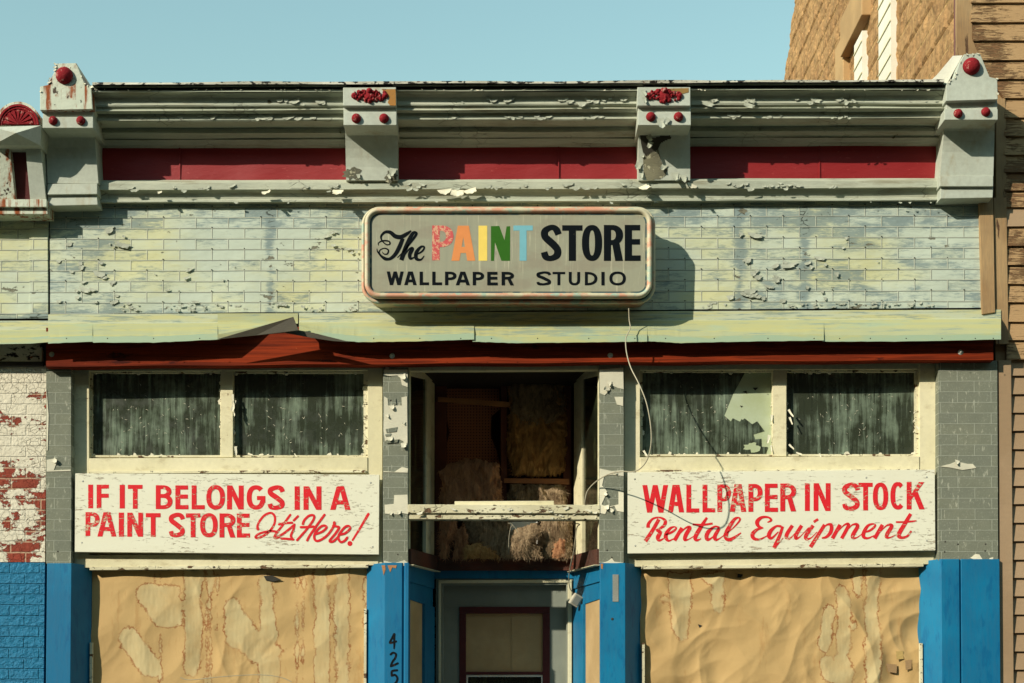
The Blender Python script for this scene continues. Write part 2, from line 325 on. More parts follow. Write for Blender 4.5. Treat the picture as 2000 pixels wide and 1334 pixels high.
    c = k.mix(k.math('MULTIPLY', inside, k.rng(k.noise(4, 6, 4), 0.35, 0.65, 0.3, 0.9)), c, lin((190, 174, 130)))
    c = k.mix(k.math('MULTIPLY', ln, k.rng(k.noise(9, 16, 4), 0.35, 0.6, 0.25, 0.95)), c, lin((132, 70, 26)))
    M['paper'] = k.out(c, k.bump(k.noise((6, 6, 5), 4, 5, 0.6, 0.2), 0.008, 0.6))
    M['paper_dark'] = painted('door_paper', (196, 168, 122), (176, 148, 104), seed=3, gs=0.12)
    # neighbours
    k = N('weathered_siding', 0.85, 0.2)
    g = k.noise((7, 8, 90), 4, 9, 0.75, 0.8); p = k.noise((2.4, 4, 3.0), 9, 6, 0.62)
    c = k.mix(k.noise(3, 2), lin((178, 146, 106)), lin((164, 132, 94)))
    w = k.mask(k.math('ADD', k.math('MULTIPLY', g, 0.8), k.math('MULTIPLY', p, 0.7)), 0.80, 0.04)
    c = k.mix(w, c, k.mix(g, lin((70, 50, 36)), lin((150, 112, 76)))); M['siding_old'] = k.out(c, k.bump(k.math('SUBTRACT', g, w), 0.006))
    M['siding'] = painted('tan_siding_paint', (164, 138, 108), (154, 128, 98), seed=22, grain=(1, 2, 3), gs=0.15)
    M['tan_trim'] = painted('tan_trim_paint', (176, 146, 104), (160, 128, 88), [((120, 84, 54), (20, 20, 3), 0.66, 0.02)], seed=23, grain=(10, 6, 0.8), gs=0.35)
    M['raw_board'] = painted('raw_pine_board', (178, 146, 102), (152, 118, 78), [((96, 66, 42), (22, 20, 2.2), 0.62, 0.02)], seed=29, grain=(12, 6, 0.6), gs=0.5)
    k = N('rock_faced_block', 0.9, 0.15)
    o = k.xyz(); br = k.n('ShaderNodeTexBrick'); k.set(br.inputs['Vector'], k.comb(o[1], o[2]))
    br.inputs['Scale'].default_value = 1; br.inputs['Brick Width'].default_value = 0.41; br.inputs['Row Height'].default_value = 0.205
    br.inputs['Mortar Size'].default_value = 0.010; br.inputs['Mortar Smooth'].default_value = 0.3
    br.inputs['Color1'].default_value = lin((190, 150, 104)); br.inputs['Color2'].default_value = lin((164, 126, 86)); br.inputs['Mortar'].default_value = lin((206, 168, 116))
    n1 = k.noise((14, 14, 14), 3, 8, 0.7); c = k.mix(k.math('MULTIPLY', k.mask(n1, 0.54, 0.12), 0.55), br.outputs['Color'], lin((96, 74, 50)))
    h = k.math('ADD', k.math('MULTIPLY', n1, 1.4), k.math('MULTIPLY', br.outputs['Fac'], -0.8))
    M['block'] = k.out(c, k.bump(h, 0.022, 1.0))
    M['lintel'] = painted('tan_lintel_stone', (190, 154, 106), (172, 138, 94), seed=25, gs=0.2)
    M['white_infill'] = painted('white_infill_boards', (232, 228, 214), (220, 216, 200), seed=26, gs=0.15)
    M['maroon'] = painted('maroon_paint', (92, 30, 30), (76, 24, 26), seed=27, gs=0.15, rough=0.5)
    M['door_grey'] = painted('grey_green_door_paint', (134, 140, 126), (124, 130, 118), seed=28, gs=0.12, grain=(2, 2, 1))
    M['brown_mark'] = painted('brown_paper_mark', (172, 140, 98), (160, 128, 88), seed=61)
    M['tape'] = painted('yellow_tape', (200, 170, 100), (190, 160, 96), seed=62)
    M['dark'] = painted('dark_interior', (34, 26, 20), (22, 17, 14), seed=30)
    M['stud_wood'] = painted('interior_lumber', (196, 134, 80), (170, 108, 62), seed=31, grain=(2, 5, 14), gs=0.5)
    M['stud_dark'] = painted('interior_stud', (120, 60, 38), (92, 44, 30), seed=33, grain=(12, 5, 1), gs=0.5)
    M['asphalt'] = painted('asphalt', (62, 62, 62), (54, 54, 54), seed=40, gs=0.2)
    M['row_brick'] = painted('dark_row_brick', (128, 104, 90), (110, 90, 80), seed=50)
    M['concrete'] = painted('concrete', (138, 132, 120), (120, 116, 104), seed=41, gs=0.2)
    M['metal'] = painted('galvanised_metal', (176, 178, 168), (140, 142, 134), seed=42, rough=0.45)
    M['cable'] = painted('grey_cable', (176, 168, 144), (160, 152, 130), seed=43, rough=0.5, gs=0.1)
    M['plastic'] = painted('off_white_plastic', (206, 202, 184), (176, 170, 150), seed=44, gs=0.2)
    M['flake'] = painted('peeling_paint_flake', (232, 226, 200), (204, 200, 178), seed=45, gs=0.15)
    M['flake_grey'] = painted('grey_paint_flake', (184, 188, 170), (160, 164, 148), seed=46, gs=0.15)
    M['hole'] = painted('bare_black_patch', (24, 24, 20), (44, 42, 34), seed=47)
    M['plaster'] = painted('bare_speckled_metal', (140, 136, 108), (96, 96, 80), [((206, 202, 170), (30, 30, 30), 0.60, 0.03)], seed=48, gs=0.5, bumpd=0.008)
    M['rust_patch'] = painted('rusty_bare_patch', (176, 116, 40), (140, 110, 54), [((90, 56, 28), (20, 20, 20), 0.62, 0.02)], seed=49)
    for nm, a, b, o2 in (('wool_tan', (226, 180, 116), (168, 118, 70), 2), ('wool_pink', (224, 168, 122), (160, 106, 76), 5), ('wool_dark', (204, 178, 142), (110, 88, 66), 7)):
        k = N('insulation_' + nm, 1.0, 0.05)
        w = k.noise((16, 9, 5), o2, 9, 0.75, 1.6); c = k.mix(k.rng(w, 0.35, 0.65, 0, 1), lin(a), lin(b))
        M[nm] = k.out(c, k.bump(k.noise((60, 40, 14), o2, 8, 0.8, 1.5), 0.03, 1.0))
    k = N('pegboard', 0.8, 0.2); o = k.xyz()
    fx = k.math('SUBTRACT', k.math('FRACT', k.math('DIVIDE', o[0], 0.0254)), 0.5); fz = k.math('SUBTRACT', k.math('FRACT', k.math('DIVIDE', o[2], 0.0254)), 0.5)
    r = k.math('SQRT', k.math('ADD', k.math('MULTIPLY', fx, fx), k.math('MULTIPLY', fz, fz)))
    M['peg'] = k.out(k.mix(k.mask(r, 0.2, 0.05), lin((20, 12, 10)), k.mix(k.noise(6, 3), lin((176, 116, 84)), lin((150, 94, 68)))))
mats()

# ------------------------------------------------------------ mesh tools
class MB:
    def __init__(s): s.v = []; s.f = []
    def add(s, vs, fs):
        o = len(s.v); s.v += [Vector(p) for p in vs]; s.f += [tuple(i + o for i in f) for f in fs]; return s
    def prism(s, front, back):
        """front polygon and matching back polygon, closed"""
        n = len(front); vs = list(front) + list(back)
        tris = tessellate_polygon([front]); fs = []
        if n <= 4: fs = [tuple(range(n)), tuple(range(2 * n - 1, n - 1, -1))]
        else:
            fs = [tuple(t) for t in tris] + [tuple(n + i for i in reversed(t)) for t in tris]
        fs += [(i, i + n, (i + 1) % n + n, (i + 1) % n) for i in range(n)]
        return s.add(vs, fs)
    def poly(s, px, Yf, Yb):
        """picture outline standing in the plane y = Yf, extruded straight back to Yb"""
        fr = [W(u, v, Yf) for u, v in px]; return s.prism(fr, [Vector((p.x, Yb, p.z)) for p in fr])
    def rect(s, u0, v0, u1, v1, Yf, Yb, dv=0.0):
        """dv: how much lower the left end is than the right end"""
        return s.poly([(u0, v0 + dv), (u1, v0), (u1, v1), (u0, v1 + dv)], Yf, Yb)
    def box(s, a, b):
        (x0, y0, z0), (x1, y1, z1) = a, b
        f = [Vector((x0, y0, z0)), Vector((x1, y0, z0)), Vector((x1, y0, z1)), Vector((x0, y0, z1))]
        return s.prism(f, [Vector((p.x, y1, p.z)) for p in f])
    def sweep(s, prof, xs, jit=0.0, seed=0):
        """profile [(y, z)] swept along x positions; closed ends"""
        n = len(prof); vs = []; fs = []
        for i, x in enumerate(xs):
            for j, (y, z) in enumerate(prof):
                k = Vector((x * 1.3, j * 0.9, seed)); a = jit * mn.noise(k); b = jit * mn.noise(k + Vector((9, 3, 5)))
                vs.append((x, y + a, z + b))
        for i in range(len(xs) - 1):
            for j in range(n - 1):
                q = i * n + j; fs.append((q, q + 1, q + n + 1, q + n))
        fs.append(tuple(range(n))); fs.append(tuple((len(xs) - 1) * n + j for j in reversed(range(n))))
        return s.add(vs, fs)
    def tube(s, pts, r, seg=8):
        ring = []; vs = []; fs = []; pts = [Vector(p) for p in pts]
        for i, p in enumerate(pts):
            t = (pts[min(i + 1, len(pts) - 1)] - pts[max(i - 1, 0)]).normalized()
            a = t.cross(Vector((0.3, 1, 0.2))).normalized(); b = t.cross(a)
            for k in range(seg):
                an = 2 * math.pi * k / seg; vs.append(p + (a * math.cos(an) + b * math.sin(an)) * r)
        for i in range(len(pts) - 1):
            for k in range(seg):
                fs.append((i * seg + k, i * seg + (k + 1) % seg, (i + 1) * seg + (k + 1) % seg, (i + 1) * seg + k))
        fs.append(tuple(range(seg))); fs.append(tuple((len(pts) - 1) * seg + k for k in range(seg)))
        return s.add(vs, fs)
    def dome(s, c, r, depth, n=16, m=6, back=0.0):
        """half ball bulging towards -y"""
        vs = [(c[0], c[1] - depth, c[2])]; fs = []
        for j in range(1, m + 1):
            a = math.pi / 2 * j / m
            for i in range(n):
                t = 2 * math.pi * i / n; vs.append((c[0] + r * math.sin(a) * math.cos(t), c[1] - depth * math.cos(a), c[2] + r * math.sin(a) * math.sin(t)))
        for i in range(n): fs.append((0, 1 + (i + 1) % n, 1 + i))
        for j in range(m - 1):
            for i in range(n): fs.append((1 + j * n + i, 1 + j * n + (i + 1) % n, 1 + (j + 1) * n + (i + 1) % n, 1 + (j + 1) * n + i))
        fs.append(tuple(1 + (m - 1) * n + i for i in range(n)))
        return s.add(vs, fs)
    def flake(s, p, w, h, out, ang=0.0):
        """a curled chip of paint hinged at its top edge"""
        n = 4; vs = []; fs = []; th = 0.0012
        w0 = w * random.uniform(0.7, 1.1)
        for layer in (0, 1):
            for j in range(n + 1):
                t = j / n; ww = w0 * (1 - 0.5 * t * random.uniform(0.4, 1.2)); a = out * t * t
                for sx in (-0.5, 0.0, 0.5):
                    x = ww * sx + random.uniform(-.08, .08) * w; z = -h * t * (1 + (0.15 if sx == 0 else 0)); y = -a - abs(sx) * 0.1 * w * t
                    c, q = math.cos(ang), math.sin(ang)
                    vs.append((p[0] + x * c - z * q, p[1] + y - 0.002 - layer * th, p[2] + x * q + z * c))
        k = 3 * (n + 1)
        for j in range(n):
            for i in range(2):
                q = j * 3 + i; fs.append((q, q + 3, q + 4, q + 1)); q += k; fs.append((q, q + 1, q + 4, q + 3))
        return s.add(vs, fs)
    def build(s, name, mat, parent=None, label=None, kind=None, bevel=0.0, smooth=False, loc=None):
        me = bpy.data.meshes.new(name); o = bpy.data.objects.new(name, me)
        off = Vector((0, 0, 0)) if loc is None else Vector(loc)
        me.from_pydata([p - off for p in s.v], [], s.f); me.update()
        import bmesh
        bm = bmesh.new(); bm.from_mesh(me); bmesh.ops.recalc_face_normals(bm, faces=bm.faces); bm.to_mesh(me); bm.free()
        for m in (mat if isinstance(mat, (list, tuple)) else [mat]): me.materials.append(M[m])
        C.objects.link(o)
        if parent is not None: o.parent = parent
        o.location = off
        if smooth:
            for p in me.polygons: p.use_smooth = True
        if bevel:
            b = o.modifiers.new('edge', 'BEVEL'); b.width = bevel; b.segments = 2; b.limit_method = 'ANGLE'; b.angle_limit = 0.6
        if label: o['label'] = label
        if kind: o['kind'] = kind
        return o
def thing(name, label, cat, group=None, loc=(0, 0, 0)):
    o = bpy.data.objects.new(name, None); C.objects.link(o); o.empty_display_size = 0.2
    o['label'] = label; o['category'] = cat
    if group: o['group'] = group
    return o
def tag(o, label, cat, group=None):
    o['label'] = label; o['category'] = cat
    if group: o['group'] = group
    return o
def frange(a, b, n): return [a + (b - a) * i / n for i in range(n + 1)]
def smooth(pts, k=5):
    """Catmull-Rom through points of any dimension"""
    if len(pts) < 3: return pts
    P = [pts[0]] + list(pts) + [pts[-1]]; out = []
    for i in range(1, len(P) - 2):
        for j in range(k):
            t = j / k; a, b, c, d = P[i - 1], P[i], P[i + 1], P[i + 2]
            out.append(tuple(0.5 * (2 * b[q] + (c[q] - a[q]) * t + (2 * a[q] - 5 * b[q] + 4 * c[q] - d[q]) * t * t + (3 * b[q] - a[q] - 3 * c[q] + d[q]) * t ** 3) for q in range(len(b))))
    out.append(tuple(pts[-1])); return out

# ------------------------------------------------------------ ground
GZ = 0.0
def structure(mb, name, mat): 
    o = mb.build(name, mat); o['kind'] = 'structure'; return o
structure(MB().add([(-700, -700, -0.2), (700, -700, -0.2), (700, 700, -0.2), (-700, 700, -0.2)], [(0, 1, 2, 3)]), 'ground', 'asphalt')
structure(MB().add([(-80, -13.5, -0.15), (80, -13.5, -0.15), (80, -3.2, -0.15), (-80, -3.2, -0.15)], [(0, 1, 2, 3)]), 'road', 'asphalt')
structure(MB().box((-80, -3.19, -0.18), (80, 0.02, 0.0)), 'pavement', 'concrete')
structure(MB().box((-80, -3.35, -0.18), (80, -3.20, 0.005)), 'kerb', 'concrete')
structure(MB().box((-80, -16.5, -0.18), (80, -13.6, 0.0)), 'far_pavement', 'concrete')

# unseen brick row across the street, added behind the camera to block sky light
opp = thing('street_sky_blocker', 'unseen dark brick row across the street, added to block sky light', 'building')
MB().box((-40, -34, 0.0), (40, -19, 14.5)).build('wall', 'row_brick', opp)
for fz in (4.6, 8.4):
    for k in range(-12, 13):
        MB().box((k * 3.1 - .55, -18.99, fz), (k * 3.1 + .55, -18.93, fz + 2.0)).build('window', 'glass', opp)
MB().box((-40.2, -19.05, 14.1), (40.2, -18.6, 14.6)).build('cornice', 'row_brick', opp)

# ============================================================ THE SHOP
shop = thing('shop_building', 'one storey paint store with grey green cornice, tin brick cladding and blue posts', 'building')
shop.location = (0, 0, 0)
XL = W(92, 800, 0).x; XR = W(1946, 800, 0).x
ZT = W(1000, 168, -0.3).z
# shell of the building
mb = MB(); mb.box((XL + 0.02, 0.30, 0.0), (XL + 0.2, 12, ZT - 0.35)); mb.box((XR - 0.2, 0.30, 0), (XR - 0.03, 12, ZT - 0.35)); mb.box((XL + 0.2, 11.8, 0), (XR - 0.2, 12, ZT - 0.4))
mb.build('side_wall', 'peel_brick', shop)
MB().box((XL + 0.02, 0.16, ZT - 0.34), (XR - 0.03, 12, ZT - 0.22)).build('roof', 'tar', shop)
MB().box((XL + 0.205, 0.31, 0.0), (XR - 0.205, 11.75, 0.1)).build('interior_floor', 'dark', shop)
zc = W(1000, 712, 0.1).z
MB().box((XL + 0.205, 0.32, zc + 0.03), (XR - 0.205, 11.75, zc + 0.1)).build('interior_ceiling', 'dark', shop)
# masonry behind the cladding and cornice
MB().box((XL + 0.01, 0.012, W(1000, 700, 0).z), (XR - 0.04, 0.155, ZT - 0.05)).build('wall', 'dark', shop)

# embossed tin cladding
def grid_sheet(px, Y, nu, nv, wob=0.004, thick=0.006):
    (a, b, c, d) = px; mb = MB(); vs = []; fs = []
    for j in range(nv + 1):
        for i in range(nu + 1):
            s, t = i / nu, j / nv
            u = (a[0] * (1 - s) + b[0] * s) * (1 - t) + (d[0] * (1 - s) + c[0] * s) * t
            v = (a[1] * (1 - s) + b[1] * s) * (1 - t) + (d[1] * (1 - s) + c[1] * s) * t
            p = W(u, v, Y); p.y += wob * mn.noise(Vector((p.x * 2.2, 3, p.z * 3))) ; vs.append(p)
    for j in range(nv):
        for i in range(nu):
            q = j * (nu + 1) + i; fs.append((q, q + nu + 1, q + nu + 2, q + 1))
    return mb.add(vs, fs)
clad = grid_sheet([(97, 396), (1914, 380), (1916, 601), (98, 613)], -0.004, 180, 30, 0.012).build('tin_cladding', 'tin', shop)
seam = MB()
seam.rect(97, 606, 1916, 609, -0.012, -0.002, dv=7)
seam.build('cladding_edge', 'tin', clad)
nb = MB()
for r in range(0, 90):
    z = r * 0.0844
    if not (W(1000, 600, 0).z < z < W(1000, 400, 0).z): continue
    for q in range(-18, 18):
        x = q * 0.257 + (0.1285 if r % 2 else 0)
        if XL + 0.1 < x < XR - 0.2 and random.random() < 0.62: nb.dome((x, -0.008, z + 0.006), 0.0055, 0.005, 8, 2)
nb.build('nail_head', 'hole', clad, kind='stuff')
# curled paint on the cladding
def flakes(spots, mat, parent, name='paint_flake'):
    mb = MB()
    for (u0, v0, u1, v1, Y, n, size, out) in spots:
        n = int(n * .8); out *= .3
        for _ in range(n):
            p = W(random.uniform(u0, u1), random.uniform(v0, v1), Y)
            if mn.noise(Vector((p.x * 5, p.z * 9, n))) < -0.05: continue
            s = size * random.uniform(0.3, 1.0) / 330
            mb.flake(p, s * random.uniform(1.0, 3.4), s * .8, s * out * random.uniform(0.1, 0.7), random.uniform(-0.5, 0.5))
    return mb.build(name, mat, parent, kind='stuff')
flakes([(102, 592, 700, 606, -.012, 110, 7, .5), (1285, 590, 1900, 600, -.012, 90, 7, .5), (102, 430, 250, 590, -.012, 50, 17, .4), (630, 440, 700, 500, -.012, 12, 8, .6),
        (1640, 450, 1790, 520, -.012, 12, 8, .6), (1420, 500, 1640, 590, -.012, 36, 17, .4), (1440, 450, 1480, 590, -.012, 16, 16, .5), (300, 520, 540, 600, -.012, 16, 8, .5)], 'flake_grey', clad)

# cornice runs
def prof(pts, uc):
    return [(Y, W(uc, v, Y).z) for v, Y in pts]
def rowfix(u):   # photograph rows of the cornice measured at u = 1000; the building drops a little to the left
    return 0
TOP = [(162, -0.05), (165, -0.43), (168, -0.43), (168.5, -0.40), (173.5, -0.40), (174.5, -0.425), (177.5, -0.425), (178.5, -0.405), (183, -0.385), (189, -0.362), (197, -0.352), (203, -0.358), (206, -0.352), (207, -0.335), (212.5, -0.335), (213.5, -0.352), (220, -0.325), (220.5, -0.298), (232.5, -0.298), (235, -0.29)]
def add_inner(p):
    z = p[-1][1]; return p + [(-0.15, z + 0.0)] 
cor = MB(); cap = MB(); tar = MB()
runs = [(183, 672), (777, 1246), (1347, 1842)]
for u0, u1 in runs:
    x0, x1 = W(u0, 300, -0.3).x - 0.03, W(u1, 300, -0.3).x + 0.03
    P = prof(TOP, 1000); P = add_inner(P)
    z = P[-1][1]
    low = prof([(254, -0.15), (255, -0.16), (258, -0.158), (262, -0.14), (267, -0.115), (268.5, -0.112), (269, -0.085), (270, -0.085), (271, -0.098), (276, -0.078), (280.5, -0.06), (282.5, -0.055)], 1000)
    P = P + low + [(0.01, low[-1][1]), (0.01, P[0][1])]
    cor.sweep(P, frange(x0, x1, 60), 0.006, 1)
cornice = cor.build('cornice', 'cornice', shop, smooth=False)
xa, xb = W(183, 168, -.43).x, W(1842, 168, -.43).x
cp = MB(); zt = W(1000, 165, -.43).z
cp.sweep([(-0.47, zt - 0.008), (-0.47, zt + 0.010), (-0.3, zt + 0.014), (0.2, zt + 0.014), (0.2, zt - 0.008)], frange(xa, xb, 700), 0.009, 4)
cp.build('cornice_cap', 'cap', shop)
tp = MB(); tp.box((xa, -0.412, zt - 0.045), (xb, 0.0, zt - 0.009)); tp.build('roofing_felt', 'tar', shop)
flakes([(185, 174, 1840, 176, -.43, 120, 3, 0.6)], 'flake', cornice)
flakes([(500, 192, 660, 203, -.362, 12, 14, .6), (1070, 188, 1220, 201, -.362, 26, 14, .5), (1370, 190, 1680, 203, -.362, 36, 14, .5), (900, 188, 1000, 200, -.362, 8, 12, .5), (500, 223, 620, 231, -.300, 40, 11, .8), (240, 223, 480, 229, -.300, 24, 9, .4), (860, 223, 1240, 230, -.300, 44, 10, .5), (1420, 223, 1700, 230, -.300, 28, 9, .4)], 'flake_grey', cornice)

# sill run under the red panels
LOW = [(350, -0.02), (351, -0.06), (355.5, -0.10), (368.5, -0.10), (369.5, -0.085), (371, -0.075), (376, -0.06), (382, -0.048), (388, -0.043), (389.5, -0.06), (393, -0.06), (393.6, -0.045), (395, -0.02)]
sm = MB(); P = prof(LOW, 1000); P += [(0.01, P[-1][1]), (0.01, P[0][1])]
sm.sweep(P, frange(W(188, 370, -.1).x, W(1838, 370, -.1).x, 150), 0.006, 7)
sill = sm.build('cornice_sill', 'cornice', shop)
flakes([(200, 360, 660, 374, -.105, 40, 10, .7), (690, 358, 1240, 370, -.105, 60, 10, .7), (1360, 356, 1640, 368, -.105, 36, 10, .6), (200, 392, 1830, 396, -.065, 40, 6, .8)], 'flake_grey', sill)
fl = MB()
for u, v, s, a in ((312, 374, 9, .2), (517, 374, 12, .1), (523, 373, 8, .6), (660, 371, 17, 0), (868, 370, 20, .1), (893, 371, 24, -.05), (918, 369, 18, .3), (1257, 362, 16, .4), (1353, 360, 16, -.4), (1700, 168, 10, 0), (960, 176, 10, .3)):
    fl.flake(W(u, v, -.105), s * 1.3 / 250, s / 250 * .8, s * 1.0 / 250, a)
fl.build('paint_curl', 'flake', sill, kind='stuff')

# red frieze panels
for i, ((u0, u1)) in enumerate([(192, 676), (776, 1246), (1345, 1838)]):
    g = MB(); nx = 40; vs = []; fs = []
    for a in range(nx + 1):
        for v in (278, 300, 325, 353):
            p = W(u0 + (u1 - u0) * a / nx, v + (3 if i == 0 else 0), 0.0)
            p.y = 0.0 + 0.010 * mn.noise(Vector((p.x * 3, 1, p.z * 4)))
            vs.append(p)
    for a in range(nx):
        for b in range(3):
            q = a * 4 + b; fs.append((q, q + 1, q + 5, q + 4))
    g.add(vs, fs); fp = g.build('frieze_panel', 'red', shop, smooth=True)
    sj = MB(); us = {0: 350, 1: 1090, 2: 1600}[i]
    sj.rect(us, 281, us + 2, 352, -0.010, 0.005)
    sj.build('panel_seam', 'red', fp)

# brackets
def bracket_leg(u0a, u1a, u0b, u1b, Yts, base):
    """tapering leg: image widths at top and bottom, (v, Y) curve, per-level"""
    mb = MB(); n = len(Yts); vs = []
    v0, v1 = Yts[0][0], Yts[-1][0]
    for v, Y in Yts:
        t = (v - v0) / (v1 - v0); ul = u0a + (u0b - u0a) * t; ur = u1a + (u1b - u1a) * t
        a, b = W(ul, v, Y), W(ur, v, Y)
        vs += [a, b, Vector((b.x, 0.01, b.z)), Vector((a.x, 0.01, a.z))]
    fs = []
    for i in range(n - 1):
        q = i * 4
        for k in range(4): fs.append((q + k, q + (k + 1) % 4, q + 4 + (k + 1) % 4, q + 4 + k))
    fs += [(0, 1, 2, 3), tuple(4 * (n - 1) + k for k in (3, 2, 1, 0))]
    return mb.add(vs, fs)
LEG = [(246, -0.275), (252, -0.25), (262, -0.222), (275, -0.195), (290, -0.17), (308, -0.148), (326, -0.132), (352, -0.122)]
def mid_bracket(uo, label, split):
    b = MB(); b.rect(670 + uo, 170, 773.5 + uo, 206.5, -0.45, 0.0); br = b.build('cornice_bracket', 'bracket', shop, label=label, bevel=0.004)
    m = MB(); m.poly([(671 + uo, 206), (774 + uo, 206), (774 + uo, 220), (671 + uo, 220)], -0.41, 0.0)
    m.poly([(671 + uo, 218), (774.5 + uo, 218), (774.5 + uo, 244.5), (671 + uo, 244.5)], -0.42, -0.05)
    m.build('bracket_block', 'bracket', br, bevel=0.004)
    d = -2 if uo > 300 else 0
    bracket_leg(674 + uo + d, 775 + uo + d, 676 + uo + d * 2, 777 + uo + d * 2, LEG, 0).build('bracket_leg', 'bracket', br)
    for k in (0, 1):
        c = W(696 + uo + 54 * k, 231.5 - (3 if uo > 300 else 0), -0.42); MB().dome(c, 0.037, 0.040).build('stud', 'stud', br, smooth=True)
    # moulded foliage ornament
    o = MB(); c = W(722 + uo, 187, -0.45); R = random.Random(int(uo) + 5)
    for k in range(90):
        t = R.uniform(-1, 1); hgt = (1 - abs(t) ** 1.6) * 0.42 + 0.16 * (abs(abs(t) - 0.8) < 0.15)
        x = c.x + t * 0.125; z = c.z + R.uniform(-1, 1) * hgt * 0.12
        o.dome((x, c.y, z), R.uniform(0.007, 0.017), R.uniform(0.012, 0.03), 8, 3)
    for k in (-1, 1):
        o.dome((c.x + k * 0.118, c.y, c.z), 0.024, 0.026, 10, 4)
    o.dome((c.x, c.y, c.z + 0.03), 0.026, 0.045, 10, 4); o.dome((c.x, c.y, c.z - 0.045), 0.018, 0.03, 10, 4)
    o.dome((c.x, c.y, c.z), 0.05, 0.025, 12, 4)
    o.build('floral_ornament', 'stud', br, smooth=True)
    return br
b1 = mid_bracket(0, 'cornice bracket with red ornament, brown stained corner and bare patches at its foot', 0)
b2 = mid_bracket(575, 'cornice bracket with red ornament whose leg is torn open, black hole and bare grey patch', 1)
def patch(px, Y, mat, parent, name='bare_patch', th=0.002):
    return MB().poly(px, Y, Y + th).build(name, mat, parent)
def blob(cu, cv, ru, rv, seed, n=22, rough=0.45):
    R = random.Random(seed); out = []
    for i in range(n):
        a = 2 * math.pi * i / n; k = 1 + rough * (R.random() - 0.5) * 2 * (0.6 if i % 2 else 1)
        out.append((cu + ru * k * math.cos(a), cv + rv * k * math.sin(a)))
    return out
patch([(745, 174), (773, 174), (773, 206), (762, 206), (757, 200), (761, 192), (750, 180)], -0.4525, 'rust_patch', b1)
patch([(1300, 173), (1345, 172), (1345, 180), (1330, 184), (1318, 178), (1302, 177)], -0.4525, 'rust_patch', b2)
def leg_patch(px, mat, parent, push=0.003, name='bare_patch'):
    """patch that follows the curved leg"""
    def yl(v):
        for (va, ya), (vb, yb) in zip(LEG, LEG[1:]):
            if va <= v <= vb: return ya + (yb - ya) * (v - va) / (vb - va)
        return LEG[-1][1] if v > 300 else LEG[0][1]
    # clip rows
    mb = MB(); vmin = min(v for u, v in px); vmax = max(v for u, v in px); rows = 26
    def span(v):
        xs = []
        for (a, b), (c, d) in zip(px, px[1:] + px[:1]):
            if (b - v) * (d - v) < 0: xs.append(a + (c - a) * (v - b) / (d - b))
        xs.sort(); return xs
    for r in range(rows):
        va = vmin + (vmax - vmin) * r / rows + 1e-3; vb = vmin + (vmax - vmin) * (r + 1) / rows - 1e-3
        xs = span((va + vb) / 2)
        for k in range(0, len(xs) - 1, 2):
            q = [W(u, v, yl(v) - push) for u, v in ((xs[k], va), (xs[k + 1], va), (xs[k + 1], vb + 0.2), (xs[k], vb + 0.2))]
            mb.add(q, [(0, 1, 2, 3)])
    return mb.build(name, mat, parent)
leg_patch(blob(690, 340, 17, 12, 3), 'plaster', b1)
leg_patch(blob(764, 345, 14, 10, 4), 'plaster', b1)
leg_patch([(1258, 248), (1262, 258), (1266, 262), (1264, 268), (1276, 270), (1290, 266), (1308, 264), (1312, 270), (1300, 274), (1290, 280), (1285, 292), (1274, 296), (1262, 304), (1256, 298), (1252, 280), (1250, 262), (1246, 250)], 'hole', b2, 0.004, 'torn_hole')
leg_patch([(1262, 294), (1286, 292), (1290, 312), (1296, 326), (1304, 330), (1300, 342), (1288, 350), (1264, 352), (1257, 336), (1256, 310)], 'plaster', b2, 0.003)
fb = MB()
for u, v, s in ((1252, 300, 14), (1250, 322, 16), (1252, 340, 14), (1318, 342, 16), (1326, 346, 14), (1300, 326, 14), (1266, 270, 12), (1272, 282, 14), (1335, 348, 14), (1290, 236, 20), (1305, 236, 14), (700, 345, 9), (768, 334, 16), (758, 346, 10), (1255, 180, 14), (1258, 195, 12)):
    fb.flake(W(u, v - 5, -0.135 if v > 290 else (-0.43 if v > 225 and v < 245 else (-.46 if v < 200 else -.23))), s / 250 * 0.8, s / 250, s / 250 * 0.4, random.uniform(-.6, .6))
fb.build('paint_flake', 'flake_grey', b2, kind='stuff')

